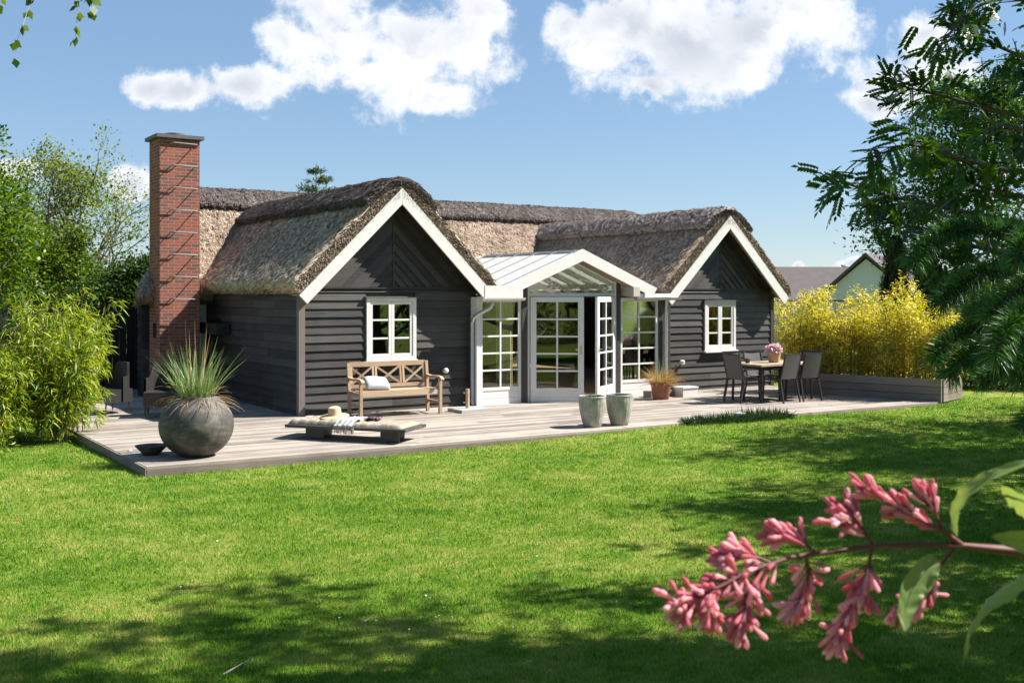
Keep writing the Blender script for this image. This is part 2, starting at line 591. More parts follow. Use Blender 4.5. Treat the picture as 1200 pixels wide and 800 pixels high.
class MB:
    """collects shapes and links them as one mesh object"""
    def __init__(self):
        self.v = []
        self.f = []
        self.s = []

    def add(self, verts, faces, smooth=False):
        b = len(self.v)
        self.v += [tuple(q) for q in verts]
        self.f += [tuple(b + i for i in f) for f in faces]
        self.s += [smooth]*len(faces)
        return self

    def box(self, x0, y0, z0, x1, y1, z1):
        v = [(x0, y0, z0), (x1, y0, z0), (x1, y1, z0), (x0, y1, z0), (x0, y0, z1), (x1, y0, z1), (x1, y1, z1), (x0, y1, z1)]
        return self.add(v, [(0, 3, 2, 1), (4, 5, 6, 7), (0, 1, 5, 4), (1, 2, 6, 5), (2, 3, 7, 6), (3, 0, 4, 7)])

    def bar(self, a, b, w, h, up=(0, 0, 1)):
        """a box from a to b, w wide (sideways) and h high (along up)"""
        a, b, up = Vector(a), Vector(b), Vector(up)
        d = (b - a).normalized()
        s = d.cross(up)
        if s.length < 1e-4:
            s = Vector((1, 0, 0))
        s.normalize()
        u = s.cross(d)
        s *= w/2
        u *= h/2
        v = [a - s - u, a + s - u, a + s + u, a - s + u, b - s - u, b + s - u, b + s + u, b - s + u]
        return self.add(v, [(0, 3, 2, 1), (4, 5, 6, 7), (0, 1, 5, 4), (1, 2, 6, 5), (2, 3, 7, 6), (3, 0, 4, 7)])

    def prism(self, poly, ext):
        """poly: 3-D outline; ext: extrusion vector"""
        n = len(poly)
        e = Vector(ext)
        v = [Vector(q) for q in poly]
        v += [q + e for q in v[:n]]
        return self.add(v, [tuple(range(n - 1, -1, -1)), tuple(range(n, 2*n))] + [(i, (i + 1) % n, n + (i + 1) % n, n + i) for i in range(n)])

    def tube(self, pts, rad, n=8, cap=True):
        pts = [Vector(q) for q in pts]
        if isinstance(rad, (int, float)):
            rad = [rad]*len(pts)
        V = []
        F = []
        u = None
        for i, p in enumerate(pts):
            d = (pts[min(i + 1, len(pts) - 1)] - pts[max(i - 1, 0)])
            d = d.normalized() if d.length > 1e-9 else Vector((0, 0, 1))
            if u is None:
                u = d.orthogonal().normalized()
            else:
                u = (u - d*u.dot(d))
                u = u.normalized() if u.length > 1e-6 else d.orthogonal().normalized()
            w = d.cross(u)
            for k in range(n):
                a = 2*math.pi*k/n
                V.append(p + (u*math.cos(a) + w*math.sin(a))*rad[i])
        for i in range(len(pts) - 1):
            for k in range(n):
                F.append((i*n + k, i*n + (k + 1) % n, (i + 1)*n + (k + 1) % n, (i + 1)*n + k))
        if cap:
            F.append(tuple(range(n - 1, -1, -1)))
            F.append(tuple(range((len(pts) - 1)*n, len(pts)*n)))
        return self.add(V, F, True)

    def lathe(self, prof, n=40, c=(0, 0, 0), rib=None):
        """prof: (r, z) pairs"""
        V = []
        F = []
        for (r, z) in prof:
            for k in range(n):
                a = 2*math.pi*k/n
                rr = r*(1 + (rib(k, z) if rib else 0))
                V.append((c[0] + rr*math.cos(a), c[1] + rr*math.sin(a), c[2] + z))
        for i in range(len(prof) - 1):
            for k in range(n):
                F.append((i*n + k, i*n + (k + 1) % n, (i + 1)*n + (k + 1) % n, (i + 1)*n + k))
        F.append(tuple(range(n - 1, -1, -1)))
        F.append(tuple(range((len(prof) - 1)*n, len(prof)*n)))
        return self.add(V, F, True)

    def grid(self, fn, nu, nv, smooth=True, closed_u=False):
        V = [fn(i/(nu - 1), j/(nv - 1)) for j in range(nv) for i in range(nu)]
        F = [(j*nu + i, j*nu + i + 1, (j + 1)*nu + i + 1, (j + 1)*nu + i) for j in range(nv - 1) for i in range(nu - 1)]
        return self.add(V, F, smooth)

    def build(self, name, mat, parent=None):
        me = bpy.data.meshes.new(name)
        me.from_pydata(self.v, [], self.f)
        me.polygons.foreach_set('use_smooth', self.s)
        # box-projected uv in metres, u along the face's long side
        uv = me.uv_layers.new(name='UVMap').data
        vs = me.vertices
        for p in me.polygons:
            n = p.normal
            ax = max(range(3), key=lambda i: abs(n[i]))
            q = [(1, 2), (0, 2), (0, 1)][ax]
            for li in p.loop_indices:
                co = vs[me.loops[li].vertex_index].co
                uv[li].uv = (co[q[0]], co[q[1]])
        if any(self.s):
            me.set_sharp_from_angle(angle=R(42))
        return link_mesh(name, me, mat, parent)


def empty(name, loc=(0, 0, 0), rz=0., label=None, cat=None, group=None, kind=None):
    o = bpy.data.objects.new(name, None)
    o.empty_display_size = .2
    o.location = loc
    o.rotation_euler = (0, 0, rz)
    COL.objects.link(o)
    tag(o, label, cat, group, kind)
    return o


def tag(o, label=None, cat=None, group=None, kind=None):
    for k, v in (('label', label), ('category', cat), ('group', group), ('kind', kind)):
        if v:
            o[k] = v
    return o


def copy_tree(o, parent=None):
    kids = [c for c in bpy.data.objects if c.parent == o]
    c = o.copy()
    COL.objects.link(c)
    if parent is not None:
        c.parent = parent
    for k in kids:
        copy_tree(k, c)
    return c


RNG = np.random.default_rng(7)
random.seed(11)


def unit(a):
    return a/np.maximum(np.linalg.norm(a, axis=-1, keepdims=True), 1e-9)


def leaf_geo(P, D, N, L, Wd, fold=.12, droop=0.):
    """folded diamond leaves: base P, direction D, rough normal N, length L, width Wd"""
    D = unit(D)
    Sd = unit(np.cross(D, N))
    N = np.cross(Sd, D)
    L = np.broadcast_to(np.asarray(L, float).reshape(-1, 1), (len(P), 1))
    Wd = np.broadcast_to(np.asarray(Wd, float).reshape(-1, 1), (len(P), 1))
    mid = P + D*L*.45
    a = mid + Sd*Wd*.5 + N*Wd*fold
    b = mid - Sd*Wd*.5 + N*Wd*fold
    tip = P + D*L
    tip[:, 2] -= (L[:, 0]*droop)
    V = np.stack([P, a, tip, b], 1).reshape(-1, 3)
    F = np.arange(len(V)).reshape(-1, 4)
    return V, F


def rand_dirs(n, rng=RNG):
    return unit(rng.normal(size=(n, 3)))


# ------------------------------------------------------------------ the ground


def sstep(x, a, b):
    t = np.clip((x - a)/(b - a), 0, 1)
    return t*t*(3 - 2*t)


def lawn_z(x, y):
    x = np.asarray(x, float)
    y = np.asarray(y, float)
    z = -.125 + .095*sstep(x, -3.5, 8)
    z = z + .018*np.sin(x*.7 + 1.3)*np.cos(y*.55) + .012*np.sin(y*1.3 + x*.4)
    return z


gx = np.concatenate([np.linspace(-900, -40, 12)[:-1], np.linspace(-40, 60, 240), np.linspace(60, 900, 12)[1:]])
gy = np.concatenate([np.linspace(-900, -40, 12)[:-1], np.linspace(-40, 60, 240), np.linspace(60, 900, 12)[1:]])
GX, GY = np.meshgrid(gx, gy)
GZ = lawn_z(GX, GY)
under = (GX > -3.3) & (GX < 11.2) & (GY > -3.8) & (GY < 10)
GZ[under] = -.3
nx, ny = len(gx), len(gy)
idx = np.arange(nx*ny).reshape(ny, nx)
F = np.stack([idx[:-1, :-1], idx[:-1, 1:], idx[1:, 1:], idx[1:, :-1]], -1).reshape(-1, 4)
lawn = np_mesh('lawn', np.stack([GX, GY, GZ], -1).reshape(-1, 3), F, turf_m, smooth=True)
tag(lawn, 'sunlit mown lawn in front of the cottage', 'lawn', kind='structure')

DX0, DX1 = -3.65, 11.45


def deck_front(x):
    return -4.12 - .032*(x + 3.65)


# grass: blades thinning with distance from the camera
def grass():
    n = 620000
    ahead_ = 4.3*(22/4.3)**RNG.random(n)                  # log spacing: dense in front
    right = (RNG.random(n)*2 - 1)*(.55*ahead_ + .4)
    x = CAMX + RX[0]*right + RY[0]*ahead_
    y = CAMY + RX[1]*right + RY[1]*ahead_
    on_deck = (x > DX0 - .03) & (x < DX1) & (y > deck_front(x) - .035)
    keep = ~on_deck
    x, y, ah = x[keep], y[keep], ahead_[keep]
    n = len(x)
    z = lawn_z(x, y) - .005
    ang = RNG.random(n)*2*math.pi
    patch = .5 + .5*np.sin(x*1.9 + np.sin(y*2.3)*1.4)*np.sin(y*1.6 + np.sin(x*1.1))
    h = (.014 + .016*RNG.random(n) + .008*patch)*(1 + .02*ah)
    edge = np.exp(-np.abs(y - deck_front(x))*9)*(x > DX0 - .2)*(x < DX1)
    h = h*(1 + .9*edge*RNG.random(n))
    w = (.0028 + .00055*ah)*(.8 + .5*RNG.random(n))
    lean = RNG.random(n)*.8*h
    la = RNG.random(n)*2*math.pi
    dx, dy = np.cos(ang)*w/2, np.sin(ang)*w/2
    V = np.empty((n, 3, 3), np.float32)
    V[:, 0] = np.stack([x - dx, y - dy, z], -1)
    V[:, 1] = np.stack([x + dx, y + dy, z], -1)
    V[:, 2] = np.stack([x + np.cos(la)*lean, y + np.sin(la)*lean, z + h], -1)
    g = np_mesh('grass', V.reshape(-1, 3), np.arange(n*3).reshape(-1, 3), blade_m)
    tag(g, 'short mown grass blades covering the lawn', 'grass', kind='stuff')


grass()

# a scatter of daisies in the grass
dm = MB()
for i in range(26):
    if i < 10:
        cx, cy = -3.5 + random.gauss(0, .35), -10.9 + random.gauss(0, .22)
    else:
        q = yard(random.uniform(-4, 3), random.uniform(6, 14))
        cx, cy = q
    z = float(lawn_z(cx, cy)) + .035
    r = random.uniform(.005, .009)
    pts = [(cx + r*math.cos(k*math.pi/3), cy + r*math.sin(k*math.pi/3), z + random.uniform(-.002, .002)) for k in range(6)]
    dm.prism(pts, (0, 0, .003))
    dm.tube([(cx, cy, z - .04), (cx, cy, z)], .0012, 3)
o = dm.build('daisies', daisy_m)
tag(o, 'tiny white daisies scattered in the mown grass', 'flowers', kind='stuff')

# timber deck: boards run along the house front
dk = MB()
row = 0
y = 7.0
pitch = .148
while True:
    yb = y - pitch
    if yb < -4.12:
        break
    x0 = DX0
    x1 = DX1
    if y > 0.2:
        x1 = .2                                           # beside the left wing only
    x = x0
    while x < x1 - .01:
        ln = random.uniform(2.6, 4.2)
        xe = min(x1, x + ln)
        if x1 - xe < .8:
            xe = x1
        zt = random.uniform(-.003, .002)
        g_ = .0035

        def sh(xx, yy):
            k = max(0., min(1., (.2 - yy)/1.0))
            return yy - .032*(xx + 3.65)*k
        v = []
        for zz in (-.032, zt):
            v += [(x + .002, sh(x, yb + g_), zz), (xe - .002, sh(xe, yb + g_), zz), (xe - .002, sh(xe, y - g_), zz), (x + .002, sh(x, y - g_), zz)]
        dk.add(v, [(0, 3, 2, 1), (4, 5, 6, 7), (0, 1, 5, 4), (1, 2, 6, 5), (2, 3, 7, 6), (3, 0, 4, 7)])
        x = xe
    y -= pitch
deck = dk.build('deck', deck_wood)
tag(deck, 'weathered grey timber deck along the cottage', 'deck', kind='structure')
fr = MB()
fr.bar((DX0 - .012, deck_front(DX0), -.10), (DX0 - .012, 7.0, -.10), .024, .185)
fr.bar((DX0, deck_front(DX0) + .012, -.112), (DX1, deck_front(DX1) + .012, -.112), .03, .155)
fr.box(DX0 + .05, -3.9, -.28, DX1 - .1, 6.9, -.2)
fr.build('deck_edge', bed_wood, deck)

# ------------------------------------------------------------------ the cottage
house = empty('thatched_cottage', (0, 0, 0), 0,
              'black timber cottage with reed thatch, two white edged gables and glazed porch', 'cottage')


def lap_wall(mb, a0, a1, z0, z1, plane, axis='x', out=-1, holes=(), step=.147, gap=None):
    """lapped boards along axis on the given plane; out = side they face; holes = (a, b, zlo, zhi)"""
    z = z0
    while z < z1 - .02:
        zt = min(z + step, z1)
        segs = [(a0, a1)]
        for (ha, hb, hz0, hz1) in holes:
            if zt > hz0 + .03 and z < hz1 - .03:
                ns = []
                for (s, e) in segs:
                    if hb <= s or ha >= e:
                        ns.append((s, e))
                    else:
                        if ha > s:
                            ns.append((s, ha))
                        if hb < e:
                            ns.append((hb, e))
                segs = ns
        jo = random.uniform(-.003, .003)
        cut = []
        for (s, e) in segs:
            while e - s > 2.2:
                c_ = s + random.uniform(1.0, 2.1)
                cut.append((s, c_ - .0015))
                s = c_
            cut.append((s, e))
        for (s, e) in cut:
            o0, o1 = .040 + jo, .012 + jo
            prof = [(plane + out*o0, z), (plane + out*o1, zt + .012), (plane, zt + .012), (plane, z)]
            if axis == 'x':
                mb.prism([(s, p, q) for p, q in prof], (e - s, 0, 0))
            else:
                mb.prism([(p, s, q) for p, q in prof], (0, e - s, 0))
        z += step


WL0, WL1 = 0., 3.54              # left wing
WR0, WR1 = 8.28, 11.58           # right wing
ZG = 2.2                         # foot of the gable panels
CL, CR = 1.77, 9.93
winL = (1.23, 2.23, .91, 2.04)
winR = (9.44, 10.38, .86, 1.95)

# solid walls behind the boards, with the openings left free
core = MB()


def wall_x(x0, x1, y0, y1, z0, z1, hole=None):
    if hole is None:
        core.box(x0, y0, z0, x1, y1, z1)
    else:
        a, b, c, d = hole
        core.box(x0, y0, z0, a, y1, z1)
        core.box(b, y0, z0, x1, y1, z1)
        core.box(a, y0, z0, b, y1, c)
        core.box(a, y0, d, b, y1, z1)


wall_x(WL0 + .05, WL1 - .02, 0.002, .14, -.1, 2.3, winL)
wall_x(WR0 + .02, WR1 - .05, 0.002, .14, -.1, 2.3, winR)
core.box(WL0 + .002, .002, -.1, WL0 + .048, 5.28, 2.15)
core.box(WL0 + .06, .145, -.1, WL0 + .16, 5.28, 2.15)
core.box(WR1 - .048, .002, -.1, WR1 - .002, 5.28, 2.15)
core.box(-1.35, 5.29, -.1, -.001, 5.42, 2.2)               # main block, left of the wing
core.prism([(-1.35, 5.43, -.1), (-1.22, 5.43, -.1), (.35, 9.6, -.1), (.22, 9.6, -.1)], (0, 0, 2.3))
core.box(.22, 9.61, -.1, 13.2, 9.74, 2.2)
core.box(13.07, 5.43, -.1, 13.2, 9.6, 2.3)
core.box(11.6, 5.29, -.1, 13.2, 5.42, 2.2)
# gable triangles
for c, hw, top in ((CL, 1.72, 3.86), (CR, 1.62, 3.72)):
    core.prism([(c - hw, .004, 2.301), (c + hw, .004, 2.301), (c, .004, top)], (0, .08, 0))
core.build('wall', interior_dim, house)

sd = MB()
lap_wall(sd, WL0 + .07, WL1 - .002, -.06, ZG - .005, 0, 'x', -1, [winL])
sd.build('clapboard_wall', black_wood, house)
sd = MB()
lap_wall(sd, WR0 + .002, WR1 - .06, -.06, ZG - .005, 0, 'x', -1, [winR])
sd.build('clapboard_wall', black_wood, house)
sd = MB()
lap_wall(sd, .07, 5.27, -.06, 2.12, 0, 'y', -1)
sd.build('clapboard_wall', black_wood, house)
sd = MB()
lap_wall(sd, -1.35, -.05, -.06, 2.12, 5.285, 'x', -1)
lap_wall(sd, 5.32, 5.42, -.06, 2.12, -1.352, 'y', -1)
sd.build('clapboard_wall', black_wood, house)
p = MB()
p.box(-.048, -.048, -.06, .066, .062, 2.16)
p.build('corner_post', post_grey, house)
p = MB()
p.box(WR1 - .058, -.048, -.06, WR1 + .05, .06, 2.1)
p.build('corner_post', black_wood, house)
p = MB()
p.box(-.20, 5.10, -.02, -.045, 5.235, 2.1)
p.build('corner_post', plain_mat('lightened white paint', (.82, .82, .80), .5, .3, var=.04), house)  # white lightened to offset the shade this post stands in


def gable(c, hw, zb, zt, name):
    """chevron boarding: boards of each half run parallel to its roof slope"""
    mb = MB()
    k = (zt - zb)/hw
    bw = .175
    for sgn in (-1, 1):
        L = zt
        i = 0
        while L > zb + .02:
            L0, L1 = max(L - bw, zb + .001), L
            # board outline, lower edge standing proud
            a = [(0.006, L0), (0.006, L1), ((L1 - zb)/k, zb), ((L0 - zb)/k, zb)]
            if L0 <= zb + .002:
                a = [(0.006, L0), (0.006, L1), ((L1 - zb)/k, zb)]
            fr_, bk = [], []
            for j, (xx, zz) in enumerate(a):
                lowv = (zz + k*xx) < L1 - bw*.5
                fr_.append((c + sgn*xx, -.045 if lowv else -.018, zz))
                bk.append((c + sgn*xx, .0, zz))
            n = len(a)
            mb.add(fr_ + bk, [tuple(range(n)), tuple(range(2*n - 1, n - 1, -1))] + [(q, (q + 1) % n, n + (q + 1) % n, n + q) for q in range(n)])
            L -= bw
            i += 1
    mb.box(c - .012, -.05, zb, c + .012, -.001, zt - .03)
    mb.box(c - hw + .02, -.055, zb - .028, c + hw - .02, -.002, zb - .002)
    return mb.build('gable_panel', black_wood, house)


gable(CL, 1.76, ZG + .03, 3.95, 'l')
gable(CR, 1.64, ZG + .03, 3.80, 'r')


def verge(c, zt, k, xl, xr, yf, w=.205):
    for sgn, xe in ((-1, xl), (1, xr)):
        mb = MB()
        dz = w*math.sqrt(1 + k*k)
        d = abs(xe)
        # lower end cut square to the slope
        ux, uz = 1/math.sqrt(1 + k*k), -k/math.sqrt(1 + k*k)
        nx_, nz_ = uz, -ux
        lo = (d, zt - k*d)
        pts = [(0, zt), lo, (lo[0] + nx_*w, lo[1] + nz_*w), (0, zt - dz)]
        poly = [(c + sgn*(a + (.002 if a == 0 else 0)), yf, b) for a, b in pts]
        mb.prism(poly, (0, .035, 0))
        mb.build('verge_board', white_paint, house)
        sf = MB()
        sf.prism([(c + sgn*(a + .002), yf + .037, b) for a, b in [(0, zt - .012), (d - .02, zt - k*(d - .02) - .012), (d - .02, zt - k*(d - .02) - .034), (0, zt - .034)]], (0, -yf - .05 + .01, 0))
        sf.build('soffit', soffit_wood, house)


YV = -.40
verge(CL, 4.0, .98, 1.95, 1.95, YV)
verge(CR, 3.84, .975, 1.86, 1.86, YV + .05)


def thatch(along, c, a0, a1, w, zt, k, T, straws, caps, seed, r=.22, round0=True, round1=False, cap=(.58, .135), hip=None, cap_from=None):
    """reed roof: underside apex zt, slope k, half width w, thickness T, from a0 to a1 along the axis"""
    rng = np.random.default_rng(seed)
    du = .05
    n = int(2*w/du) + 1
    s = np.linspace(-w, w, n)
    zu = zt - k*(np.sqrt(s*s + r*r) - r)
    dz = -k*s/np.sqrt(s*s + r*r)
    nrm = unit(np.stack([-dz, np.ones_like(dz)], -1))
    m = int((a1 - a0)/.055) + 1
    av = np.linspace(a0, a1, m)

    def place(sx, aa, zz, under=0.):
        if hip is not None:
            zh = hip[0] + hip[1]*(aa - a0) - under
            aa = aa + .30*(sx + w)*np.maximum(0, 1 - (aa - a0)/3.5)
            zz = zh - np.logaddexp(0, (zh - zz)*14)/14
        return np.stack([c + sx, aa, zz], -1) if along == 'y' else np.stack([aa, c + sx, zz], -1)

    def layer(s_lo, s_hi, off0, off1, name, mat, parent, straws_n, slen, seed2, amp):
        sel = (s >= s_lo - 1e-6) & (s <= s_hi + 1e-6)
        ss, zz, nn = s[sel], zu[sel], nrm[sel]
        ns = len(ss)
        V = np.zeros((m, 2, ns, 3))
        if off0 > 0 and cap_from is not None:
            av = np.linspace(cap_from, a1, m)
        else:
            av = np.linspace(a0, a1, m)
        for i in range(m):
            d0 = av[i] - a0
            d1 = a1 - av[i]
            ins = 0.
            RR = .07
            for dd, on in ((d0, round0), (d1, round1)):
                if on and dd < RR:
                    ins = max(ins, RR - math.sqrt(max(RR*RR - (RR - dd)**2, 0)))
            h = off1 - ins*.9
            nz = np.array([mnoise.fractal(Vector((q*2.6 + seed2, av[i]*2.6, seed2*1.7)), 1., 2., 4) for q in ss])
            nf = rng.normal(size=ns)*.009
            # eave and cap edges round off
            ed = np.minimum(ss - ss[0], ss[-1] - ss)
            lip = np.clip(ed/.05, 0, 1)
            h2 = h - (1 - np.sqrt(1 - (1 - lip)**2))*.05*(off1 - off0)/T
            hh = h2 + amp*nz + nf
            # wobble the lower edge
            slx = np.where(ed < .03, rng.normal(size=ns)*.02, 0)
            base = np.stack([ss, zz], -1)
            top = base + nn*hh[:, None]
            low_ = base + nn*off0
            V[i, 0] = place(top[:, 0] + slx, np.full(ns, av[i]) + (rng.normal(size=ns)*.008 if 0 < i < m - 1 else 0), top[:, 1])
            V[i, 1] = place(low_[:, 0], np.full(ns, av[i]), low_[:, 1], 0. if off0 > 0 else .3)
        idx = np.arange(m*2*ns).reshape(m, 2, ns)
        F = []
        t_ = idx[:, 0]
        F.append(np.stack([t_[:-1, :-1], t_[:-1, 1:], t_[1:, 1:], t_[1:, :-1]], -1).reshape(-1, 4))
        t_ = idx[:, 1]
        F.append(np.stack([t_[:-1, :-1], t_[1:, :-1], t_[1:, 1:], t_[:-1, 1:]], -1).reshape(-1, 4))
        for e in (0, ns - 1):
            F.append(np.stack([idx[:-1, 0, e], idx[1:, 0, e], idx[1:, 1, e], idx[:-1, 1, e]], -1))
        for e in (0, m - 1):
            F.append(np.stack([idx[e, 0, :-1], idx[e, 1, :-1], idx[e, 1, 1:], idx[e, 0, 1:]], -1))
        Vb = V.reshape(-1, 3)
        Fb = np.concatenate(F)
        # loose reeds lying down the slope
        k_ = straws_n
        qi = rng.random(k_)*(m - 1)
        qj = rng.random(k_)*(ns - 1)
        ii = qi.astype(int).clip(0, m - 2)
        jj = qj.astype(int).clip(0, ns - 2)
        fi, fj = (qi - ii)[:, None], (qj - jj)[:, None]
        T_ = V[:, 0]
        P = (T_[ii, jj]*(1 - fi)*(1 - fj) + T_[ii + 1, jj]*fi*(1 - fj) + T_[ii, jj + 1]*(1 - fi)*fj + T_[ii + 1, jj + 1]*fi*fj)
        sgn = np.sign(ss[jj] + rng.normal(size=k_)*.05)
        tx = np.ones(k_)
        tz = dz[sel][jj]
        Tn = unit(np.stack([tx*sgn, tz*sgn], -1))                 # pointing down the slope
        Nn = nn[jj]
        out = .12 + .38*rng.random(k_)**1.5
        D2 = Tn + Nn*out[:, None]
        side = rng.normal(size=k_)*.22
        N2 = Nn - Tn*out[:, None]
        zero = np.zeros(k_)
        if along == 'y':
            D = np.stack([D2[:, 0], side, D2[:, 1]], -1)
            N = np.stack([N2[:, 0], zero, N2[:, 1]], -1)
        else:
            D = np.stack([side, D2[:, 0], D2[:, 1]], -1)
            N = np.stack([zero, N2[:, 0], N2[:, 1]], -1)
        L = slen*(.5 + rng.random(k_))
        Ls, Fs = leaf_geo(P - unit(D)*(L*.55)[:, None], D, N, L, .014 + .014*rng.random(k_), .05)
        Vs = [Vb, Ls]
        Fs_ = [Fb, Fs + len(Vb)]
        off_ = len(Vb) + len(Ls)
        # reed butts sticking out of the verge face
        kk = straws_n//3 if (round0 or round1) else 0
        for on, e, sg in ((round0, 0, -1), (round1, m - 1, 1)):
            if not on or off0 > 0.1 and kk == 0:
                continue
            jj = rng.integers(0, ns - 1, kk)
            f = rng.random(kk)[:, None]
            g_ = rng.random(kk)[:, None]
            P = (V[e, 1][jj]*(1 - g_) + V[e, 1][jj + 1]*g_)*(1 - f) + (V[e, 0][jj]*(1 - g_) + V[e, 0][jj + 1]*g_)*f
            dn = np.stack([np.sign(ss[jj]), dz[sel][jj]*np.sign(ss[jj])], -1)
            Dd = np.zeros((kk, 3))
            if along == 'y':
                Dd[:, 0] = dn[:, 0]*.9 + rng.normal(size=kk)*.25
                Dd[:, 1] = sg*(.6 + .7*rng.random(kk))
                Dd[:, 2] = dn[:, 1]*.9 + rng.normal(size=kk)*.25
            else:
                Dd[:, 1] = dn[:, 0]*.9 + rng.normal(size=kk)*.25
                Dd[:, 0] = sg*(.6 + .7*rng.random(kk))
                Dd[:, 2] = dn[:, 1]*.9 + rng.normal(size=kk)*.25
            a_, b_ = leaf_geo(P - unit(Dd)*.03, Dd, rand_dirs(kk, rng), .04 + .05*rng.random(kk), .012 + .012*rng.random(kk), .05)
            Vs.append(a_)
            Fs_.append(b_ + off_)
            off_ += len(a_)
        # ragged butts along both eave lips
        kk = int((a1 - a0)*170)
        for e, sg in ((0, -1), (ns - 1, 1)):
            ii = rng.integers(0, m - 1, kk)
            f = rng.random(kk)[:, None]
            g_ = rng.random(kk)[:, None]
            P = (V[ii, 1, e]*(1 - g_) + V[ii + 1, 1, e]*g_)*(1 - f) + (V[ii, 0, e]*(1 - g_) + V[ii + 1, 0, e]*g_)*f
            dn = unit(np.array([[1., dz[sel][e]*sg]]))[0]
            Dd = np.zeros((kk, 3))
            c_ = 0 if along == 'y' else 1
            Dd[:, c_] = dn[0]*sg + rng.normal(size=kk)*.12
            Dd[:, 1 - c_] = rng.normal(size=kk)*.2
            Dd[:, 2] = dn[1] + rng.normal(size=kk)*.12
            a_, b_ = leaf_geo(P - unit(Dd)*.05, Dd, rand_dirs(kk, rng), .06 + .07*rng.random(kk), .010 + .009*rng.random(kk), .05)
            Vs.append(a_)
            Fs_.append(b_ + off_)
            off_ += len(a_)
        return np_mesh(name, np.concatenate(Vs), np.concatenate(Fs_), mat, parent, smooth=len(Fb))

    rf = layer(-w, w, -.085, T, 'thatched_roof', thatch_m, house, straws, .16, seed, .016)
    layer(-cap[0], cap[0], T - .03, T + cap[1], 'ridge_cap', ridge_m, rf, caps, .12, seed + 3.3, .016)
    return rf


thatch('y', CL, -.37, 7.3, 1.97, 3.90, .98, .18, 60000, 24000, 1)
thatch('y', CR, -.32, 7.3, 1.90, 3.74, .975, .18, 60000, 24000, 2)
thatch('x', 7.35, -1.58, 13.5, 2.62, 4.22, .94, .24, 80000, 34000, 3, round0=True, round1=True, hip=(2.15, 2.0), cap_from=-.35)
# chimney with step irons
CH = (-1.23, 4.3, -.43, 5.08)
cb = MB()
cb.box(CH[0], CH[1], -.1, CH[2], CH[3], 5.24)
chim = cb.build('chimney', brick, house)
cb = MB()
cb.box(CH[0] - .075, CH[1] - .075, 5.243, CH[2] + .075, CH[3] + .075, 5.315)
cb.build('chimney_cap', lead_grey, chim)
cb = MB()
cb.lathe([(.20, 5.317), (.205, 5.385), (.15, 5.39), (.15, 5.33)], 20, (-.83, 4.69, 0))
cb.build('flue_rim', lead_grey, chim)
for i in range(8):
    z = 5.13 - i*.445
    cb = MB()
    xa, xb = -1.02, -.545
    pr = .21
    cb.tube([(xa, CH[1] + .01, z + .0), (xa, CH[1] - pr, z), (xa + .02, CH[1] - pr - .01, z), (xb - .02, CH[1] - pr - .01, z - .01), (xb, CH[1] - pr, z - .01), (xb, CH[1] + .01, z - .01)], .011, 6)
    cb.build('step_iron', iron, chim)
cb = MB()
cb.box(CH[0] - .012, 4.55, 1.22, CH[0] - .002, 4.78, 1.52)
for i in range(5):
    cb.box(CH[0] - .018, 4.57, 1.25 + i*.055, CH[0] - .0125, 4.76, 1.28 + i*.055)
cb.build('vent_grille', black_metal, chim)


def window(x0, x1, z0, z1, rows=3):
    w = MB()
    y0, y1 = -.065, .03
    f = .065
    w.box(x0, y0, z0, x0 + f, y1, z1)
    w.box(x1 - f, y0, z0, x1, y1, z1)
    w.box(x0 + f, y0, z1 - f, x1 - f, y1, z1)
    w.box(x0 + f, y0, z0, x1 - f, y1, z0 + f)
    win = w.build('window', white_paint, house)
    xm = (x0 + x1)/2
    for a, b in ((x0 + f + .004, xm - .003), (xm + .003, x1 - f - .004)):
        c = MB()
        g = .052
        za, zb = z0 + f + .004, z1 - f - .004
        ya, yb = -.052, -.008
        c.box(a, ya, za, a + g, yb, zb)
        c.box(b - g, ya, za, b, yb, zb)
        c.box(a + g, ya, za, b - g, yb, za + g)
        c.box(a + g, ya, zb - g, b - g, yb, zb)
        for i in range(1, rows):
            zz = za + (zb - za)*i/rows
            c.box(a + g, ya + .008, zz - .016, b - g, yb, zz + .016)
        c.build('casement', white_paint, win)
        p = MB()
        p.box(a + g - .004, -.026, za + g - .004, b - g + .004, -.021, zb - g + .004)
        p.build('pane', glass, win)
    s = MB()
    s.prism([(x0 - .03, -.12, z0 - .045), (x0 - .03, -.12, z0 - .012), (x0 - .03, -.0, z0 + .002), (x0 - .03, -.0, z0 - .045)], (x1 - x0 + .06, 0, 0))
    s.build('sill', white_paint, win)
    s = MB()
    s.box(x0 - .04, -.10, z1 + .003, x1 + .04, -.002, z1 + .026)
    s.build('lintel', lead_grey, win)
    return win


window(*winL)
window(*winR)

# ---- the glazed porch between the wings
PY = -.2


